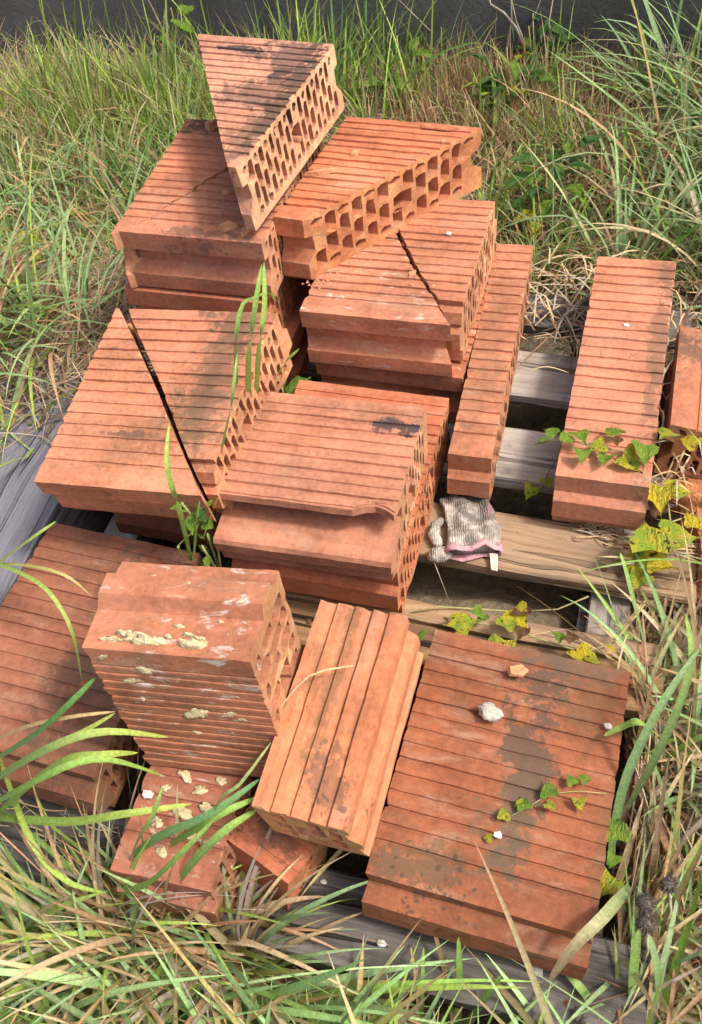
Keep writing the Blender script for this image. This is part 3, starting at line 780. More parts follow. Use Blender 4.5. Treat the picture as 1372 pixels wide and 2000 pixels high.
def tube(name, pts, rad, mat, parent=None, n=7, taper=None, smooth=True, sq=1.0):
    rings = []
    for k, p in enumerate(pts):
        p = Vector(p)
        d = (Vector(pts[min(k + 1, len(pts) - 1)]) - Vector(pts[max(k - 1, 0)])).normalized()
        up = Vector((0, 0, 1)) if abs(d.z) < .9 else Vector((1, 0, 0))
        s = d.cross(up).normalized(); u = s.cross(d)
        r = rad * (taper(k / (len(pts) - 1)) if taper else 1)
        rings.append([tuple(p + s * math.cos(2 * math.pi * i / n) * r + u * math.sin(2 * math.pi * i / n) * r * sq) for i in range(n)])
    V, F = tube_loft(rings)
    return mesh_obj(name, V, F, mat, parent, smooth=smooth)
cu_ = [(x * 1.03, y - .003 + .003 * math.sin(x * 90), max(.004, z)) for (x, y, z) in rings[0][::2]]
cr_r = []
for k, q in enumerate(cu_):
    q = Vector(q); n_ = Vector((q.x, 0, q.z - .0125)).normalized(); r_ = .0044 + .001 * math.sin(k * 1.9)
    cr_r.append([tuple(q + n_ * math.cos(t_) * r_ * .75 + Vector((0, 1, 0)) * math.sin(t_) * r_ * 1.25) for t_ in [2 * math.pi * i / 8 for i in range(8)]])
V, F = tube_loft(cr_r + [cr_r[0]], closed_ends=False)
mesh_obj('cuff_stripe', V, F, M_PINK, gl, smooth=True)
tube('glove_thumb', [(-.046, .045, .010), (-.056, .035, .011), (-.060, .018, .009), (-.054, .004, .008), (-.050, -.002, .006)], .0085, M_KNIT, gl, n=12, taper=lambda t: .6 + .5 * math.sin(t * 3))
fo = lump('glove_finger', (.017, .013, .010), M_KNIT, 4, gl, sub=3, amp=.25); fo.location = (-.052, -.019, .010)
mesh_obj('care_tag', [(.020, -.020, .012), (.032, -.022, .012), (.030, -.046, .003), (.021, -.044, .004), (.020, -.020, .0125), (.032, -.022, .0125), (.030, -.046, .0035), (.021, -.044, .0045)],
         [(0, 1, 2, 3), (7, 6, 5, 4), (0, 4, 5, 1), (1, 5, 6, 2), (2, 6, 7, 3), (3, 7, 4, 0)], M_TAG, gl)

# ================================================================== VEGETATION
def blades(n, base, head, length, width, lean, curve, c0, c1, seg=6, twist=None, zmin=GZ + .004, fold=False, droop_pow=1.3):
    """numpy strips: base (n,3); heading, length, width, lean from vertical, extra bend; colours at root and tip"""
    s = np.linspace(0, 1, seg + 1)
    th = lean[:, None] + curve[:, None] * s[None, :] ** droop_pow
    dl = (length / seg)[:, None]
    dirx = np.sin(th) * np.cos(head)[:, None]; diry = np.sin(th) * np.sin(head)[:, None]; dirz = np.cos(th)
    P = np.zeros((n, seg + 1, 3)); P[:, 0] = base
    for k in range(seg):
        P[:, k + 1, 0] = P[:, k, 0] + dirx[:, k] * dl[:, 0]
        P[:, k + 1, 1] = P[:, k, 1] + diry[:, k] * dl[:, 0]
        P[:, k + 1, 2] = P[:, k, 2] + dirz[:, k] * dl[:, 0]
    P[..., 2] = np.maximum(P[..., 2], zmin if np.isscalar(zmin) else zmin[:, None])
    prof = np.minimum(1, .6 + 2.2 * s) * np.clip(1 - s ** 2.1, 0, 1) ** .75; prof[-1] = .02
    tw = np.zeros(n) if twist is None else twist
    ang = head[:, None] + np.pi / 2 + tw[:, None] * s[None, :]
    side = np.stack([np.cos(ang), np.sin(ang), np.sin(tw)[:, None] * s[None, :] * .6], -1)
    off = side * (width[:, None] * .5 * prof[None, :])[..., None]
    if fold:
        mid = P.copy(); mid[..., 2] -= (width[:, None] * .16 * prof[None, :])
        V = np.stack([P - off, mid, P + off], 2); m = 3
    else:
        V = np.stack([P - off, P + off], 2); m = 2
    rows = seg + 1
    V = V.reshape(-1, 3)
    idx = (np.arange(n)[:, None, None] * rows * m + np.arange(seg)[None, :, None] * m + np.arange(m - 1)[None, None, :])
    Fq = np.stack([idx, idx + 1, idx + m + 1, idx + m], -1).reshape(-1, 4)
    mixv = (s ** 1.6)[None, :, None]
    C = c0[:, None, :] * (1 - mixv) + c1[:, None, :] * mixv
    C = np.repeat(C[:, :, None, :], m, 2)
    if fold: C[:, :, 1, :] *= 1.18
    C = C.reshape(-1, 3)
    return V, Fq, C, P

def blade_obj(name, parts, mat, parent=None):
    Vs = []; Fs = []; Cs = []; o = 0
    for V, F, C, _ in parts:
        Vs.append(V); Fs.append(F + o); Cs.append(C); o += len(V)
    V = np.concatenate(Vs); F = np.concatenate(Fs); C = np.concatenate(Cs)
    me = bpy.data.meshes.new(name)
    me.vertices.add(len(V)); me.vertices.foreach_set('co', V.astype(np.float32).ravel())
    me.loops.add(len(F) * 4); me.loops.foreach_set('vertex_index', F.astype(np.int32).ravel())
    me.polygons.add(len(F)); me.polygons.foreach_set('loop_start', np.arange(0, len(F) * 4, 4, dtype=np.int32))
    me.polygons.foreach_set('loop_total', np.full(len(F), 4, dtype=np.int32))
    me.polygons.foreach_set('use_smooth', np.ones(len(F), dtype=bool))
    me.update(calc_edges=True)
    at = me.color_attributes.new('Col', 'FLOAT_COLOR', 'POINT')
    at.data.foreach_set('color', np.concatenate([C, np.ones((len(C), 1))], 1).astype(np.float32).ravel())
    me.materials.append(mat)
    return link(bpy.data.objects.new(name, me), parent)

G_YEL = np.array((.31, .42, .080)); G_MID = np.array((.165, .275, .055)); G_BLUE = np.array((.235, .345, .145)); G_DK = np.array((.075, .14, .035))
STRAW = np.array((.52, .39, .22)); TAN = np.array((.44, .27, .14)); BROWN = np.array((.24, .145, .08)); GREYSTR = np.array((.39, .33, .26)); RUST = np.array((.50, .24, .10))
def cols(n, pal, wts, jit=.18):
    k = rng.choice(len(pal), n, p=np.array(wts) / sum(wts))
    c = np.array(pal)[k] * (1 + rng.normal(0, jit, (n, 1))) * (1 + rng.normal(0, .05, (n, 3)))
    return np.clip(c, .01, .9)

def inside(x, y, m=0.0):
    a = (x > -.80 - m) & (x < .16 + m) & (y > .20 - m) & (y < 1.40 + m)
    b_ = (x > -1.31 - m) & (x < -.78 + m) & (y > .46 - m) & (y < 1.17 + m)
    return a | b_
def in_blocks(P):
    x, y, z = P[..., 0], P[..., 1], P[..., 2]
    hit = np.zeros(x.shape, bool)
    for x0, x1, y0, y1, z1 in ((-.80, -.45, .60, 1.40, .25), (-.77, -.46, .30, .66, .10), (-.46, -.14, .62, 1.36, .24), (-.17, .10, .27, .60, .11), (-.22, .09, .86, 1.39, .11), (-.44, -.16, .20, .60, .22), (-.78, .083, .2, 1.4, -.02), (-1.3, -.78, .46, 1.17, .04), (.09, .4, .97, 1.2, .1)):
        hit |= (x > x0) & (x < x1) & (y > y0) & (y < y1) & (z < z1)
    return hit.any(1)
def scatter(n, x0, x1, y0, y1, clump=0.0, nclump=40, avoid=True, m=0.0, dens=None):
    out = np.zeros((0, 2))
    cl = np.stack([rng.uniform(x0, x1, nclump), rng.uniform(y0, y1, nclump)], 1)
    while len(out) < n:
        if clump > 0:
            p = cl[rng.integers(0, nclump, n * 2)] + rng.normal(0, clump, (n * 2, 2))
        else:
            p = np.stack([rng.uniform(x0, x1, n * 2), rng.uniform(y0, y1, n * 2)], 1)
        ok = (p[:, 0] > x0) & (p[:, 0] < x1) & (p[:, 1] > y0) & (p[:, 1] < y1)
        if avoid: ok &= ~inside(p[:, 0], p[:, 1], m)
        if dens is not None: ok &= rng.uniform(0, 1, len(p)) < dens(p[:, 0], p[:, 1])
        out = np.concatenate([out, p[ok]])
    return out[:n]
U = rng.uniform; N = rng.normal
def field(n, rect, L, Wd, lean, curve, pal, wts, tip=None, tipmix=.0, seg=6, head=None, headj=3.14, clump=0.0, nclump=60, z=GZ, zj=.01, fold=False, avoid=True, m=0.0, cull=True, tw=.5, dens=None, jit=.18, zmin=None, radial=None, centres=None):
    if radial is not None:
        cs = np.array(centres) if centres is not None else scatter(nclump, *rect, avoid=avoid, m=m, dens=dens)
        ci = rng.integers(0, len(cs), n); an = U(-np.pi, np.pi, n)
        p = cs[ci] + (np.abs(N(0, clump, n)))[:, None] * np.stack([np.cos(an), np.sin(an)], 1)
        head = an; headj = radial
    else:
        p = scatter(n, *rect, clump=clump, nclump=nclump, avoid=avoid, m=m, dens=dens)
    base = np.concatenate([p, (z + U(-zj, zj, (n, 1)))], 1)
    hd = (U(-np.pi, np.pi, n) if head is None else head + N(0, headj, n))
    c0 = cols(n, pal, wts, jit)
    c1 = c0 * U(.95, 1.2, (n, 1))
    if tip is not None:
        k = (U(0, 1, n) < tipmix)[:, None]; c1 = np.where(k, tip * U(.8, 1.2, (n, 1)), c1)
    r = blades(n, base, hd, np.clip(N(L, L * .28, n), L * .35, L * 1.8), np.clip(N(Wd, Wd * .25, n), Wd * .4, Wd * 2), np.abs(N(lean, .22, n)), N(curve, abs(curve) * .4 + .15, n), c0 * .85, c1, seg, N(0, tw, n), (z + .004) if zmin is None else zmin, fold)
    if cull:
        bad = in_blocks(r[3])
        keep = ~bad
        V, F, C, P = r
        rows = (seg + 1) * (3 if fold else 2)
        vm = np.repeat(keep, rows); new = np.cumsum(vm) - 1
        fm = vm[F[:, 0]]
        r = (V[vm], new[F[fm]], C[vm], P[keep])
    return r

# ---- dry thatch lying everywhere
BACK_L = (-2.3, -.82, 1.18, 2.42); BACK_M = (-.95, -.15, 1.38, 2.42); BACK_R = (-.3, .75, 1.36, 2.42)
def rect_all(n, **k): pass
th = []
th.append(field(8500, BACK_L, .16, .0026, 1.15, .5, [STRAW, TAN, GREYSTR, BROWN], [4, 3, 3, 2], clump=.10, nclump=150, zj=.02, seg=4))
th.append(field(2600, BACK_M, .15, .0026, 1.1, .5, [STRAW, TAN, GREYSTR, BROWN], [3, 3, 2, 3], clump=.09, nclump=60, zj=.02, seg=4))
th.append(field(6000, BACK_R, .16, .0030, 1.05, .6, [STRAW, TAN, GREYSTR, BROWN], [3, 3, 3, 4], clump=.09, nclump=110, zj=.02, seg=4))
th.append(field(2600, (-1.5, -.80, .2, 1.30), .15, .0026, 1.2, .4, [STRAW, TAN, GREYSTR, BROWN, RUST], [2, 3, 3, 6, 1], clump=.07, nclump=60, zj=.03, seg=4, avoid=False))
th.append(field(1700, (-1.25, -.79, .74, 1.25), .12, .0022, 1.45, .1, [STRAW, GREYSTR, BROWN, TAN], [2, 4, 6, 3], z=.052, zj=.004, seg=4, avoid=False, cull=False, head=.35, headj=1.1, dens=lambda x, y: np.clip((y - .80) / .22 - (x + .93) * 1.3, 0.0, 1)))
th.append(field(6500, (-.95, .45, -.35, .20), .17, .0036, 1.2, .5, [STRAW, TAN, BROWN, GREYSTR], [3, 4, 5, 3], zj=.02, seg=5))
th.append(field(5200, (.13, .60, .05, 1.45), .17, .0036, 1.2, .5, [STRAW, TAN, BROWN, GREYSTR], [3, 3, 5, 4], zj=.02, seg=5))
tag(blade_obj('dry_grass', th, M_STRAW), kind='stuff')

# ---- green grass
gr = []
patch = lambda x, y: np.clip(.34 + .60 * np.sin(x * 4.1 + 1) * np.sin(y * 5.3 + x * 2) + .3 * (y > 2.05), .08, 1)
gr.append(field(9500, BACK_L, .16, .0036, .42, .9, [G_YEL, G_YEL * 1.2, G_MID, G_BLUE, STRAW, TAN], [4, 3, 3, 1.2, 3.5, 2], tip=STRAW, tipmix=.3, clump=.05, nclump=230, zj=.015, dens=lambda x, y: patch(x, y) * np.where(y > 2.12, .12, 1) * np.where((y > 1.95) & (x < -1.5), .3, 1), seg=5))
gr.append(field(900, (-2.4, -1.5, 1.85, 2.2), .075, .0040, .35, .7, [G_YEL, G_YEL * 1.2, G_MID, STRAW], [4, 3, 2, 2], clump=.04, nclump=60, seg=5))
gr.append(field(1100, (-1.75, -.78, 1.85, 2.2), .14, .0046, .25, .6, [G_YEL, G_YEL * 1.2, G_MID, G_BLUE], [4, 3, 3, 1.4], tip=STRAW, tipmix=.2, clump=.03, nclump=60, zj=.01, seg=6, radial=.7))
gr.append(field(430, (-1.52, -.85, 1.90, 2.15), .22, .0052, .12, .55, [G_YEL, G_YEL * 1.2, G_MID, G_BLUE], [4, 3, 3, 1.4], tip=STRAW, tipmix=.15, clump=.03, nclump=26, seg=7, radial=.7))
gr.append(field(40, (-1.7, -.78, 2.1, 2.34), .30, .0048, .12, .45, [G_YEL * 1.1, G_MID], [5, 3], seg=7, head=.6, headj=1.2))
gr.append(field(1300, BACK_M, .16, .0046, .3, .8, [G_YEL, G_YEL * 1.15, G_MID, G_BLUE, STRAW], [4, 3, 3, 2, 1.5], clump=.04, nclump=45, seg=6, radial=.8))
gr.append(field(110, (-.95, -.55, 2.05, 2.36), .26, .0064, .2, .5, [G_YEL * 1.15, G_MID], [5, 3], seg=7, head=.9, headj=.9, fold=True))
gr.append(field(1500, (-.35, .22, 1.5, 2.1), .15, .0036, .9, .9, [TAN, STRAW, BROWN, RUST * .8], [4, 4, 3, 1], clump=.05, nclump=16, seg=6))
gr.append(field(3000, (-.58, .12, 2.0, 2.38), .11, .0034, .15, .25, [TAN, STRAW, RUST * .8], [4, 5, 1.2], seg=4))
gr.append(field(640, (-.05, .60, 1.50, 2.25), .34, .0082, .45, 1.2, [G_BLUE, G_BLUE * 1.2, G_MID, STRAW, TAN], [5, 4, 2, 1.6, 1], tip=STRAW, tipmix=.25, clump=.03, nclump=26, seg=9, radial=.5, fold=True))
gr.append(field(260, (.0, .60, 1.60, 2.25), .34, .0085, .55, 1.1, [G_BLUE, G_BLUE * 1.2, G_MID], [5, 4, 2], tip=STRAW, tipmix=.2, clump=.05, nclump=12, seg=9, head=2.8, headj=.5, fold=True))
gr.append(field(800, (-.40, .35, 1.43, 2.15), .19, .0052, .50, 1.1, [G_BLUE, G_MID, G_YEL, STRAW, TAN], [3, 3, 2, 2, 2], clump=.04, nclump=34, seg=7, radial=.8))
gr.append(field(24, (-.02, .3, 2.1, 2.36), .34, .015, .22, .3, [G_BLUE, G_YEL * 1.2], [3, 2], seg=8, head=1.0, headj=1.8, fold=True))
gr.append(field(900, (-1.45, -.95, 1.12, 1.75), .22, .0070, .5, 1.2, [G_BLUE, G_BLUE * 1.2, G_MID, STRAW, TAN], [4, 3, 2, 2, 1.5], clump=.03, nclump=30, seg=8, radial=.6, fold=True, avoid=False))
gr.append(field(420, (-1.30, -.93, .60, 1.2), .24, .0068, .75, 1.0, [G_BLUE, G_BLUE * 1.2, G_YEL, G_MID, TAN], [4, 3, 2, 2, 2], clump=.03, nclump=16, seg=8, radial=.7, avoid=False, z=.03, zmin=.05, fold=True, dens=lambda x, y: np.clip((y - .75) / .3 - (x + 1.0) * 1.2, .0, 1)))
# front fringe
FR = [G_BLUE * 1.15, G_BLUE * 1.45, G_MID * 1.5, G_YEL * 1.1, STRAW, TAN]
fc = [(-.66, .10), (-.60, .20), (-.54, .06), (-.50, .16), (-.43, .11), (-.38, .17), (-.33, .08), (-.28, .15), (-.22, .05), (-.19, .10), (-.12, .0), (-.05, .03), (.02, .0), (.12, .09), (.16, .12), (-.72, .24), (-.46, .03), (-.30, .0), (.22, .18)]
gr.append(field(1500, (-.85, .35, -.30, .19), .27, .0108, .70, 1.15, [G_BLUE * 1.15, G_BLUE * 1.4, G_BLUE * 1.6, G_YEL * 1.1, STRAW], [4, 4, 3, 2, 1], tip=TAN, tipmix=.25, clump=.012, seg=12, fold=True, tw=.9, zj=.02, radial=.40, centres=[(-.34, .14), (-.28, .17), (-.52, .13), (-.44, .06), (-.24, .05), (-.13, .02), (.14, .14), (-.62, .14)]))
gr.append(field(1500, (-.85, .35, -.30, .19), .27, .0078, .50, 1.5, FR, [5, 5, 3, 3, 1, 1], tip=TAN, tipmix=.3, clump=.018, seg=11, fold=True, tw=.8, zj=.03, radial=.45, centres=fc))
gr.append(field(900, (-.85, .35, -.30, .19), .22, .0048, .60, 1.4, FR, [3, 3, 2, 3, 2, 2], tip=TAN, tipmix=.3, clump=.045, nclump=60, seg=9, fold=True, tw=.8, zj=.03))
gr.append(field(800, (-.85, .35, -.25, .19), .19, .0084, .80, 1.8, [TAN, STRAW, BROWN * 1.3, GREYSTR], [4, 5, 1.5, 2.4], clump=.02, seg=11, fold=True, tw=2.4, zj=.03, radial=.6, centres=fc))
gr.append(field(420, (-.55, -.30, .10, .20), .18, .0070, .35, 1.5, [TAN, STRAW, G_BLUE, G_YEL, GREYSTR], [4, 4, 3, 2, 2], clump=.02, seg=10, fold=True, tw=1.8, z=-.05, zj=.02, cull=False, radial=.6, centres=[(-.40, .195), (-.345, .205), (-.46, .18), (-.42, .15), (-.30, .19)], avoid=False))
gr.append(field(950, (.140, .50, .05, .95), .25, .0090, .45, 1.2, [G_BLUE, G_BLUE * 1.25, G_MID * 1.2, STRAW], [4, 3, 2, 2], tip=TAN, tipmix=.3, clump=.025, nclump=30, seg=10, fold=True, tw=.8, zj=.03, radial=.5))
gr.append(field(1000, (.140, .50, .0, .95), .19, .0074, .75, 1.7, [TAN, STRAW, BROWN * 1.3, GREYSTR], [4, 5, 1.5, 2.4], clump=.03, nclump=30, seg=10, fold=True, tw=2.4, zj=.03, radial=.6))
gr.append(field(260, (.085, .20, .22, .66), .18, .0068, .5, 1.2, [G_BLUE, G_BLUE * 1.25, G_MID, STRAW], [4, 3, 2, 2], tip=TAN, tipmix=.3, clump=.03, nclump=14, seg=9, fold=True, avoid=False, z=-.09, zj=.03))
gr.append(field(700, (.085, .20, .22, .70), .15, .0068, .8, 1.6, [TAN, STRAW, GREYSTR, BROWN], [4, 5, 3, 2], clump=.03, nclump=20, seg=9, fold=True, tw=2.4, avoid=False, z=-.08, zj=.03))
gr.append(field(1200, (.085, .22, .20, .72), .14, .0030, 1.1, .6, [TAN, STRAW, GREYSTR, BROWN], [4, 5, 3, 3], seg=5, avoid=False, z=-.09, zj=.04))
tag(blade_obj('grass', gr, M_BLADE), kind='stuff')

# ---- single tall tufts that one can point at
def arc_blade(pts, w, c0, c1, nrow=14):
    """one blade along a smooth curve through the given points"""
    P = [Vector(p) for p in pts]; rows = []
    def cat(t):
        f = t * (len(P) - 1); i = min(int(f), len(P) - 2); u = f - i
        a, b_, c, d = P[max(i - 1, 0)], P[i], P[i + 1], P[min(i + 2, len(P) - 1)]
        return .5 * ((2 * b_) + (c - a) * u + (2 * a - 5 * b_ + 4 * c - d) * u * u + (3 * b_ - a - 3 * c + d) * u ** 3)
    V = []; C = []; F = []
    for k in range(nrow + 1):
        t = k / nrow; p = cat(t); q = cat(min(1, t + .02)); o = cat(max(0, t - .02)); d = (q - o).normalized()
        s = d.cross(Vector((0, 0, 1)));  s = s.normalized() if s.length > .15 else Vector((1, .3, 0)).normalized()
        ww = w * .5 * min(1, .55 + 2 * t) * math.sqrt(max(0, 1 - t ** 2.6)) + .0002
        V += [tuple(p - s * ww), tuple(p - Vector((0, 0, ww * .35))), tuple(p + s * ww)]
        c = [c0[i] * (1 - t) + c1[i] * t for i in range(3)]; C += [c, [min(1, x * 1.2) for x in c], c]
        if k:
            b0 = (k - 1) * 3
            F += [(b0, b0 + 1, b0 + 4, b0 + 3), (b0 + 1, b0 + 2, b0 + 5, b0 + 4)]
    return np.array(V), np.array(F), np.array(C), None
def at(px, py, z): return tuple(ray_at(px, py, z))
def tuft(label, arcs, loc):
    root = empty('grass_tuft', loc); tag(root, label, 'grass tuft')
    for pts, w, c0, c1 in arcs:
        V, F, C, _ = arc_blade(pts, w, c0, c1)
        V = V - np.array(loc)
        blade_obj('blade', [(V, F, C, None)], M_BLADE, root)
LG = (.30, .46, .10); LG2 = (.22, .38, .08); YG = (.40, .48, .10); TN = (.50, .38, .18); BG = (.19, .33, .12)
b0 = (-.50, .95, .02)
tuft('tall bent green blades rising in the gap behind the pinkish block', [
    ([at(486, 815, .16), at(486, 700, .34), at(497, 610, .41), at(512, 516, .44)], .0085, LG, LG2),
    ([at(466, 805, .17), at(460, 690, .35), at(472, 600, .40), at(500, 580, .40), at(528, 572, .38), at(540, 590, .33)], .0062, LG2, LG),
    ([at(500, 800, .16), at(506, 680, .35), at(517, 600, .40), at(516, 512, .43)], .0075, LG, LG),
    ([at(530, 765, .14), at(552, 715, .22), at(586, 680, .25)], .0085, LG, LG2),
    ([at(424, 915, .18), at(450, 800, .34), at(464, 690, .39)], .0050, BG, LG)], b0)
tuft('thin green blades growing in the gap in front of the split slab', [
    ([at(374, 1095, .10), at(352, 1000, .28), at(330, 930, .34), at(326, 880, .36), at(332, 826, .37)], .0066, LG2, YG),
    ([at(378, 1098, .10), at(386, 1010, .22), at(390, 978, .26)], .0070, LG2, LG),
    ([at(398, 1050, .15), at(415, 1000, .22), at(427, 968, .25)], .0065, LG, LG),
    ([at(372, 1092, .10), at(352, 1075, .16), at(352, 1062, .17), at(385, 1030, .2), at(380, 1010, .21)], .0032, YG, LG)], (-.56, .70, .03))
tuft('long yellow green blades arching in from the lower left corner', [
    ([at(-60, 1560, .05), at(60, 1480, .24), at(190, 1430, .28), at(330, 1440, .22), at(270, 1465, .2)][:4], .0105, BG, YG),
    ([at(-60, 1640, .02), at(100, 1500, .22), at(200, 1475, .25), at(270, 1470, .22)], .0110, LG2, YG),
    ([at(-60, 1600, .04), at(60, 1530, .24), at(190, 1482, .27), at(320, 1515, .18)], .0090, LG2, LG),
    ([at(-40, 1500, .05), at(60, 1440, .2), at(130, 1380, .26), at(188, 1322, .27)], .0105, BG, (.10, .26, .05)),
    ([at(-40, 1460, .1), at(50, 1420, .2), at(140, 1400, .25), at(225, 1390, .26)], .0055, TN, (.6, .42, .2)),
    ([at(-30, 1530, .05), at(70, 1470, .2), at(160, 1430, .24), at(225, 1393, .25)], .0075, LG2, YG),
    ([at(-60, 1590, .05), at(120, 1605, .15), at(240, 1590, .2), at(375, 1570, .19)], .0100, LG2, YG),
    ([at(0, 1480, .08), at(60, 1640, .14), at(130, 1720, .1), at(210, 1745, .05)], .0070, YG, LG)], (-.80, .28, .0))
tuft('pale yellow green blades lying across the dark red slab at far left', [
    ([at(-40, 1090, .10), at(20, 1110, .2), at(90, 1150, .24), at(140, 1230, .22), at(160, 1330, .15)], .0055, LG, YG),
    ([at(-30, 1120, .1), at(50, 1060, .2), at(110, 1018, .22)], .0070, YG, LG),
    ([at(-20, 1100, .1), at(60, 1105, .2), at(130, 1125, .22), at(180, 1165, .18)], .0045, YG, TN)], (-.83, .55, .05))
tuft('fan of broad green blades leaning across the low block at the front', [
    ([at(210, 1715, .03), at(300, 1640, .15), at(410, 1590, .2), at(510, 1520, .20)], .0105, BG, (.13, .27, .10)),
    ([at(300, 1670, .05), at(380, 1620, .17), at(440, 1585, .2), at(510, 1555, .18)], .0100, LG2, LG),
    ([at(205, 1745, .0), at(280, 1730, .12), at(340, 1680, .2), at(420, 1600, .24)], .0085, LG2, LG),
    ([at(238, 1725, .02), at(270, 1640, .16), at(300, 1590, .2), at(318, 1535, .22)], .0060, BG, LG),
    ([at(340, 1790, -.05), at(350, 1720, .10), at(430, 1630, .18), at(505, 1580, .17)], .0115, BG, LG),
    ([at(360, 1750, -.05), at(420, 1580, .20), at(470, 1530, .25), at(530, 1450, .28)], .0045, LG, (.45, .5, .2))], (-.42, .19, -.1))
tuft('single upright blades in front of the grey board below the slab', [
    ([at(890, 2040, -.13), at(898, 1930, .0), at(896, 1830, .07)], .0080, BG, LG),
    ([at(890, 2040, -.13), at(940, 1960, .0), at(980, 1905, .05)], .0085, BG, LG),
    ([at(820, 2040, -.13), at(815, 1930, .0), at(803, 1850, .05)], .0040, BROWN, TN),
    ([at(820, 2040, -.13), at(825, 1940, .0), at(828, 1850, .05)], .0045, BG, LG),
    ([at(885, 2000, -.1), at(870, 1900, .0), at(843, 1800, .04)], .0060, TN, BROWN)], (-.05, .17, -.13))
tuft('thick blue green blades along the right side of the big slab', [
    ([at(1190, 1690, -.02), at(1220, 1530, .10), at(1290, 1380, .18), at(1372, 1260, .22)], .0100, BG, G_BLUE * 1.2),
    ([at(1235, 2010, -.1), at(1238, 1900, .05), at(1248, 1815, .12)], .0115, BG, LG),
    ([at(1290, 2010, -.1), at(1285, 1900, .05), at(1268, 1825, .12)], .0105, BG, G_BLUE * 1.2),
    ([at(1225, 1580, .0), at(1300, 1440, .12), at(1350, 1300, .2), at(1340, 1200, .24)], .0090, G_BLUE, LG),
    ([at(1260, 1260, .0), at(1240, 1180, .08), at(1222, 1110, .12), at(1212, 1080, .13)], .0060, BG, LG),
    ([at(1190, 2030, -.1), at(1150, 1950, .0), at(1090, 1880, .02)], .0105, BG, LG),
    ([at(1230, 1730, .05), at(1180, 1790, .13), at(1120, 1850, .12), at(1072, 1918, .06)], .0125, G_BLUE * 1.2, np.array((.60, .40, .24))),
    ([at(1290, 1440, .05), at(1250, 1410, .14), at(1215, 1420, .13), at(1180, 1437, .115)], .0095, LG, LG)], (.16, .35, -.1))
sp = []
for k in range(46):
    a = rnd.uniform(-math.pi, math.pi); l = rnd.uniform(.04, .075); cx, cy = -.052, 1.258
    sp.append(((cx, cy, -.06), (cx + math.cos(a) * l * .25, cy + math.sin(a) * l * .25, -.01), (cx + math.cos(a) * l * .7, cy + math.sin(a) * l * .7, .018), (cx + math.cos(a) * l, cy + math.sin(a) * l, .012)))
root = empty('grass_tuft', (-.052, 1.258, -.06)); tag(root, 'spiky little dark tuft between the pallet boards beside the draped slab', 'grass tuft')
parts = []
for q in sp:
    V, F, C, _ = arc_blade(q, .0028, (.06, .09, .04), rnd.choice([(.16, .19, .10), (.5, .42, .3), (.10, .14, .07)]), 6); parts.append((V - np.array((-.052, 1.258, -.06)), F, C, None))
o = blade_obj('blade_spray', parts, M_BLADE, root); o['kind'] = 'stuff'

# straws lying about on the pallet
st = []
def straw(a, b_, w=.0022, c=STRAW):
    m = [(a[i] + b_[i]) / 2 + rnd.uniform(-.008, .008) for i in range(2)] + [max(a[2], b_[2]) + .004]
    st.append(arc_blade([a, m, b_], w, c, c * 1.05, 6))
for _ in range(90):
    x, y = rnd.uniform(-.02, .15), rnd.uniform(.845, .872); a = rnd.uniform(-.5, .5); l = rnd.uniform(.02, .05)
    straw((x, y, .003), (x + l * math.cos(a), y + l * math.sin(a) * .5, .004), .0016, rnd.choice([STRAW, GREYSTR, BROWN]))
for _ in range(110):
    x, y = rnd.uniform(-.15, .0), rnd.uniform(1.24, 1.45); a = rnd.uniform(-3, 3); l = rnd.uniform(.05, .14)
    straw((x, y, rnd.uniform(0, .03)), (x + l * math.cos(a), y + l * math.sin(a), rnd.uniform(0, .04)), .0028, rnd.choice([STRAW, GREYSTR, BROWN]))
for _ in range(90):
    x, y = rnd.uniform(.085, .16), rnd.uniform(.90, 1.3); a = rnd.uniform(-3, 3); l = rnd.uniform(.03, .09)
    straw((x, y, rnd.uniform(0, .08)), (x + l * math.cos(a), y + l * math.sin(a), rnd.uniform(0, .11)), .0026, rnd.choice([STRAW, GREYSTR, TAN]))
for _ in range(45):
    x, y = rnd.uniform(-.72, -.45), rnd.uniform(.23, .30); a = rnd.uniform(-3, 3); l = rnd.uniform(.02, .07)
    straw((x, y, .004), (x + l * math.cos(a), y + l * math.sin(a) * .4, .004), .0013, rnd.choice([STRAW, GREYSTR, BROWN]))
for A, B in (((845, 1095, .0), (880, 1180, -.1)), ((1040, 722, .108), (1112, 728, .108)), ((690, 1300, .24), (540, 1392, .22)), ((1185, 1440, .0), (1225, 1240, .1))):
    straw(at(*A), at(*B), .002)
tag(blade_obj('dry_grass', st, M_STRAW), kind='stuff')

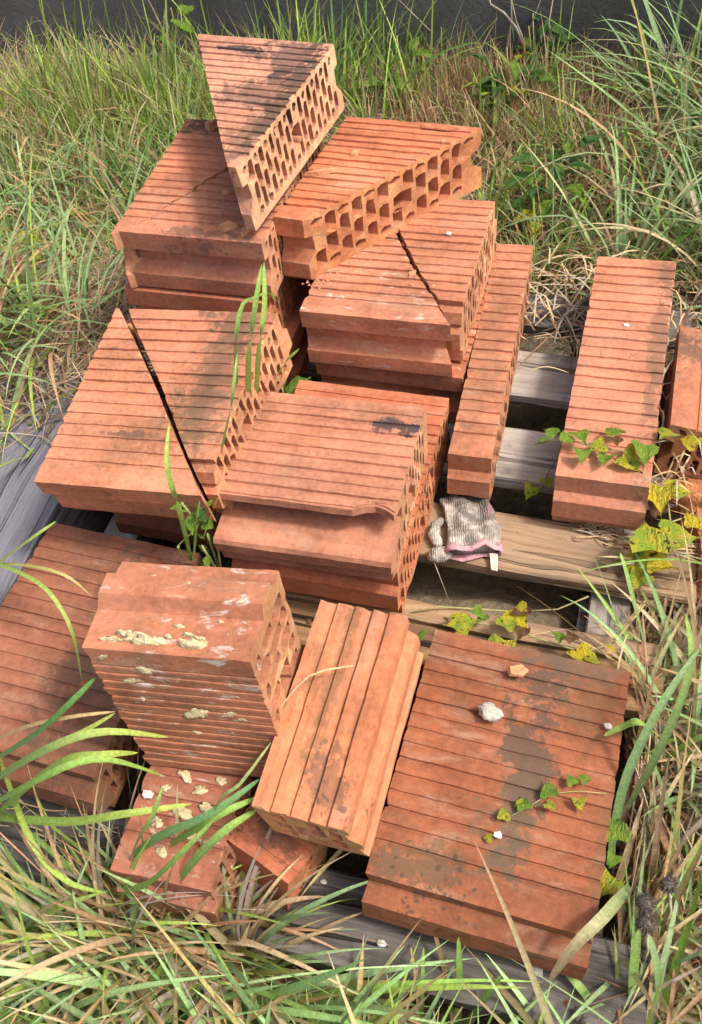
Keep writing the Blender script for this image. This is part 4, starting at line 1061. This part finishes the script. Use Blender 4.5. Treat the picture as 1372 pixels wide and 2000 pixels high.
# ---- leaves
def leaf_mesh(name, kind='heart', size=.03, seed=0, mat=M_LEAF_G):
    rs = random.Random(seed); V = []; F = []
    n = 9; cols_ = 5
    for i in range(n):
        t = i / (n - 1)
        if kind == 'heart': w = .52 * math.sin(math.pi * min(1, (t + .12) ** .62)) * (1 - .25 * t)
        elif kind == 'lance': w = .20 * math.sin(math.pi * min(1, (t + .03) ** .8))
        else: w = .36 * math.sin(math.pi * min(1, (t + .05) ** .8))
        w = max(w, .01)
        for j in range(cols_):
            s = (j - 2) / 2
            edge = 1 + (rs.uniform(-.14, .14) if abs(s) == 1 else 0)
            x = s * w * edge; y = t - (.12 * abs(s) if kind == 'heart' and t < .3 else 0)
            z = .13 * abs(s) * w * 2 - .22 * t * t + .05 * math.sin(t * 7 + s * 3 + seed) + rs.uniform(-.015, .015)
            V.append((x * size, y * size, z * size))
    for i in range(n - 1):
        for j in range(cols_ - 1):
            a = i * cols_ + j; F.append((a, a + 1, a + cols_ + 1, a + cols_))
    me = bpy.data.meshes.new(name); me.from_pydata(V, [], F); me.materials.append(mat)
    me.polygons.foreach_set('use_smooth', [True] * len(F)); return me
LM = {}
def leaf(parent, loc, rot, size, mat, kind='heart', seed=0):
    key = (kind, mat.name, seed % 4)
    if key not in LM: LM[key] = leaf_mesh('leaf', kind, 1.0, seed % 4, mat)
    o = bpy.data.objects.new('leaf', LM[key]); link(o, parent)
    o.location = Vector(loc) - Vector(parent.location); o.rotation_euler = [R(a) for a in rot]; o.scale = (size,) * 3
    return o
def vine(label, loc, stem_pts, leaves, r=.0013, cat='bindweed'):
    root = empty('bindweed_vine', loc); tag(root, label, cat, 'bindweed creeping over the pallet')
    for pts in stem_pts:
        tube('stem', [Vector(p) - Vector(loc) for p in pts], r, M_STEM, root, n=5)
    for i, (px, py, z, rz, s, mat) in enumerate(leaves):
        p = ray_at(px, py, z)
        leaf(root, p, (rnd.uniform(-18, 22), rnd.uniform(-20, 20), rz), s, mat, 'heart', i)
    return root
vine('green bindweed trailing over the front end of the long half width block', at(1180, 880, .11),
     [[at(1260, 905, .112), at(1210, 880, .116), at(1150, 868, .118), at(1100, 858, .118), at(1050, 866, .09)],
      [at(1100, 858, .118), at(1085, 900, .04), at(1060, 945, .0), at(1050, 960, .0)]],
     [(1085, 850, .125, 60, .022, M_LEAF_G), (1128, 845, .128, -150, .030, M_LEAF_G), (1135, 880, .125, -170, .026, M_LEAF_G), (1105, 862, .13, 20, .022, M_LEAF_G), (1205, 850, .128, 30, .030, M_LEAF_G), (1180, 868, .125, 120, .026, M_LEAF_YG),
      (1215, 892, .120, -120, .036, M_LEAF_YG), (1190, 890, .122, 160, .028, M_LEAF_G), (1232, 878, .125, -60, .018, M_LEAF_Y), (1258, 870, .130, 185, .040, M_LEAF_G), (1210, 865, .13, 60, .018, M_LEAF_BR), (1068, 862, .08, 110, .018, M_LEAF_G),
      (1065, 935, .03, -140, .022, M_LEAF_YG), (1040, 950, .015, 170, .026, M_LEAF_YG)])
vine('large spotted yellow bindweed leaves at the right end of the tan board', at(1290, 1010, .02),
     [[at(1275, 1180, -.10), at(1300, 1100, .0), at(1310, 1020, .05), at(1300, 940, .08), at(1270, 890, .10)], [at(1310, 1020, .05), at(1340, 1010, .02), at(1372, 990, .0)]],
     [(1290, 950, .085, 185, .050, M_LEAF_Y), (1310, 960, .080, -60, .038, M_LEAF_YG), (1270, 1075, .06, 12, .058, M_LEAF_YG), (1300, 1050, .055, -70, .050, M_LEAF_YG), (1262, 1098, .03, 85, .045, M_LEAF_YG), (1265, 1100, .03, -80, .045, M_LEAF_Y), (1255, 1120, .02, 160, .035, M_LEAF_YG),
      (1285, 985, .06, 170, .030, M_LEAF_BR), (1265, 1085, .03, 10, .028, M_LEAF_BR), (1360, 870, .10, 60, .03, M_LEAF_Y), (1290, 850, .12, -80, .026, M_LEAF_YG), (1355, 1030, .03, 20, .032, M_LEAF_Y)])
vine('yellowing bindweed leaves along the back edge of the big flat slab', at(960, 1240, .0),
     [[at(830, 1200, -.02), at(900, 1212, .02), at(990, 1225, .03), at(1075, 1255, .02), at(1140, 1275, .02), at(1200, 1255, .03), at(1260, 1180, .05)], [at(800, 1198, .0), at(860, 1185, .01), at(940, 1190, .0), at(1010, 1195, -.03)],
      [at(1010, 1195, -.03), at(1090, 1190, -.03), at(1150, 1165, .0)]],
     [(890, 1222, .03, -60, .036, M_LEAF_YG), (910, 1225, .028, 100, .030, M_LEAF_YG), (925, 1190, .03, -110, .022, M_LEAF_G), (945, 1212, .025, 30, .018, M_LEAF_G), (985, 1250, .03, 170, .038, M_LEAF_YG), (985, 1225, .04, -30, .030, M_LEAF_YG), (1005, 1190, .035, -140, .036, M_LEAF_Y), (1020, 1200, .04, 10, .026, M_LEAF_BR),
      (1022, 1225, .03, 170, .022, M_LEAF_BR), (1098, 1250, .03, 60, .018, M_LEAF_G), (1125, 1270, .03, -130, .036, M_LEAF_Y), (1145, 1280, .028, -90, .024, M_LEAF_YG), (1120, 1252, .04, 40, .018, M_LEAF_BR), (1188, 1268, .03, -90, .014, M_LEAF_Y), (830, 1242, .05, 80, .016, M_LEAF_G), (815, 1275, .02, 120, .02, M_LEAF_G)])
vine('tiny green sprigs growing on the surface of the big flat slab', at(1060, 1560, .104),
     [[at(1185, 1550, .106), at(1130, 1545, .107), at(1075, 1550, .107), at(1025, 1580, .106), at(985, 1600, .106)]],
     [(1120, 1532, .110, 40, .014, M_LEAF_G), (1135, 1525, .112, -60, .014, M_LEAF_G), (1130, 1560, .110, 200, .016, M_LEAF_YG), (1075, 1555, .110, 20, .020, M_LEAF_G), (1068, 1570, .11, -120, .014, M_LEAF_YG), (1027, 1580, .110, 30, .018, M_LEAF_G), (1022, 1570, .11, 120, .012, M_LEAF_YG), (983, 1600, .110, 10, .015, M_LEAF_YG), (960, 1638, .110, 90, .010, M_LEAF_YG)], r=.0006)
vine('bright green bindweed leaves on the right flank of the big slab', at(1205, 1650, .03),
     [[at(1195, 1740, -.1), at(1200, 1660, .0), at(1205, 1580, .03)]],
     [(1205, 1640, .05, 10, .034, M_LEAF_G), (1195, 1712, .03, 150, .034, M_LEAF_YG), (1200, 1670, .03, 170, .018, M_LEAF_G)])

def weed(label, loc, n, spread, size, mats, kind='lance', zr=(.03, .12), cat='weed'):
    root = empty('leafy_weed', loc); tag(root, label, cat)
    for s in range(3):
        a = s * 2.1
        tube('stem', [(0, 0, 0), (math.cos(a) * spread * .2, math.sin(a) * spread * .2, zr[1] * .5), (math.cos(a) * spread * .4, math.sin(a) * spread * .4, zr[1])], .0018, M_STEM, root, n=5)
    for i in range(n):
        a = rnd.uniform(-math.pi, math.pi); rr = rnd.uniform(.02, 1) * spread
        p = Vector(loc) + Vector((math.cos(a) * rr * .6, math.sin(a) * rr * .6, rnd.uniform(*zr)))
        leaf(root, p, (rnd.uniform(-10, 35), rnd.uniform(-25, 25), math.degrees(a) - 90), size * rnd.uniform(.7, 1.2), rnd.choice(mats), kind, i)
    return root
def weed_at(label, px, py, z, **k): return weed(label, at(px, py, GZ), **k)
weed('dark leafy weed on the soil beyond the narrow sawn strip', at(1085, 445, GZ), 26, .12, .075, [M_LEAF_DK, M_LEAF_DK, M_LEAF_G], zr=(.05, .17))
weed('dark leafy weed with one yellow leaf beyond the bright wedge', at(1000, 235, GZ), 26, .13, .075, [M_LEAF_DK, M_LEAF_DK, M_LEAF_G, M_LEAF_YG], zr=(.05, .16))
weed('leafy weed at the foot of the dark wall behind dry stalks', at(1045, 170, GZ), 16, .10, .07, [M_LEAF_DK, M_LEAF_G], zr=(.06, .17))
weed('leafy weed in the grass behind the pale wedge, right of it', at(790, 195, GZ), 12, .10, .08, [M_LEAF_DK, M_LEAF_G], zr=(.05, .15))
weed('small weed with yellow leaves right behind the narrow strip', at(1060, 490, GZ), 10, .07, .045, [M_LEAF_YG, M_LEAF_Y, M_LEAF_G], kind='oval', zr=(.04, .10))
weed('broad leaved weed in the grass left of the cracked back slab', at(205, 500, GZ), 10, .08, .045, [M_LEAF_G, M_LEAF_YG], kind='oval', zr=(.04, .12))
weed('weed with green and yellow leaves in the straw above the violet plank', at(75, 610, GZ), 12, .10, .05, [M_LEAF_G, M_LEAF_YG, M_LEAF_Y], kind='oval', zr=(.06, .2))
weed('upright round leaf weed behind the pale wedge at its left', at(378, 200, GZ), 8, .06, .06, [M_LEAF_G], kind='oval', zr=(.08, .24))
weed('crinkled green weed deep in the gap between the stacks', (-.492, .985, -.03), 16, .05, .050, [M_LEAF_DK, M_LEAF_G], kind='oval', zr=(.02, .12))
weed('little green weed at the torn corner of the split slab', (-.475, .635, .17), 9, .035, .026, [M_LEAF_G, M_LEAF_DK], kind='oval', zr=(.01, .07))
weed('small leafy sprout at the back corner of the upright block', (-.475, .64, .05), 6, .03, .026, [M_LEAF_G], kind='lance', zr=(.03, .09))
weed('broad leaved weed among the grass at the bottom edge', at(110, 1930, GZ), 8, .09, .07, [M_LEAF_DK, M_LEAF_G], kind='oval', zr=(.03, .10))

# ---- dry stalks against the wall
def twig(label, loc, lines):
    root = empty('dry_stalk', loc); tag(root, label, 'dry stalk', 'dry stalks by the dark wall')
    for pts, r in lines:
        tube('twig', [Vector(p) - Vector(loc) for p in pts], r, M_TWIG, root, n=5, taper=lambda t: 1 - .7 * t)
def wp(px, py, y=2.36):
    f = 1824.748; d = CAM_ROT @ Vector(((px - 686) / f, (1000 - py) / f, -1.0)); t = y / d.y
    return tuple(CAM_LOC + d * t)
twig('pale twisted dry stalk branching in front of the dark wall', wp(985, 130), [
    ([wp(985, 130), wp(993, 80), wp(1000, 40), wp(998, -40)], .004), ([wp(1022, 90), wp(1010, 55), wp(985, 25), wp(958, 8), wp(950, -30)], .005),
    ([wp(1028, 110), wp(1020, 70), wp(1008, 40), wp(996, -20)], .003), ([wp(1000, 40), wp(1003, 65), wp(1004, 85)], .002), ([wp(1030, 70), wp(1045, 30), wp(1060, -10)], .0018)])
twig('straight dry stalk right of the branching one', wp(1085, 120), [([wp(1086, 130), wp(1080, 80), wp(1072, 45), wp(1082, -10)], .004), ([wp(1080, 85), wp(1062, 65), wp(1050, 78)], .0028)])
twig('dark thin dry stem leaning by the wall above the wedge', wp(780, 60), [([wp(760, 90), wp(780, 50), wp(800, 0)], .0025), ([wp(840, 60), wp(800, 20), wp(770, -10)], .002)])
hd = empty('dry_flower_head', at(1300, 150, GZ + .1)); tag(hd, 'pale dry branching flower head in the grass by the wall at right', 'dry flower')
c = Vector(wp(1305, 118, 2.25))
hd.location = c
tube('stem', [(0, 0, 0), (.0, .01, -.08), (-.01, .0, c.z * -1 + GZ)], .003, M_TWIG, hd, n=5)
for k in range(36):
    d = Vector((rnd.uniform(-1, 1), rnd.uniform(-1, 1), rnd.uniform(-.1, .9))).normalized() * rnd.uniform(.03, .055)
    tube('floret', [(0, 0, 0), d * .6, d + Vector((0, 0, -.006))], .0016, M_TWIG, hd, n=4)

# ---- spiky seed burs at the lower right
def bur(label, loc, r, lean=(0, 0, 1)):
    root = empty('seed_head', loc); tag(root, label, 'seed head', 'dark prickly seed heads')
    lump('bur_core', (r * .62, r * .62, r * .7), M_BUR, int(r * 1e5), root, sub=2)
    V = []; F = []
    for k in range(150):
        z = 1 - 2 * (k + .5) / 150; a = k * 2.39996; q = math.sqrt(1 - z * z)
        d = Vector((q * math.cos(a), q * math.sin(a), z)) + Vector((rnd.uniform(-.2, .2), rnd.uniform(-.2, .2), rnd.uniform(-.2, .2))); d.normalize()
        s = d.orthogonal().normalized(); u = d.cross(s); b_ = len(V); w = r * .07
        V += [tuple(d * r * .5 + s * w), tuple(d * r * .5 - s * w * .5 + u * w * .8), tuple(d * r * .5 - s * w * .5 - u * w * .8), tuple(d * r * rnd.uniform(.9, 1.15))]
        F += [(b_, b_ + 1, b_ + 3), (b_ + 1, b_ + 2, b_ + 3), (b_ + 2, b_, b_ + 3)]
    o = mesh_obj('bur_spines', V, F, M_BUR, root); o['kind'] = 'stuff'
    return root
bur('prickly seed head resting on the front step of the big slab', at(1118, 1846, .045), .0105)
for px, py, z, r, lab in ((1262, 1765, .10, .013, 'upper of the two merged prickly seed heads beside the slab corner'), (1262, 1805, .09, .013, 'lower of the two merged prickly seed heads beside the slab corner'), (1308, 1728, .11, .012, 'prickly seed head on a thick stem, furthest up at the right'), (1128, 1985, .0, .012, 'pale prickly seed head at the bottom edge of the picture')):
    h = bur(lab, at(px, py, z), r)
    tube('stem', [(0, 0, 0), (.01, -.01, -.05), (.02, -.015, GZ - z)], .002, M_TWIG, h, n=5)
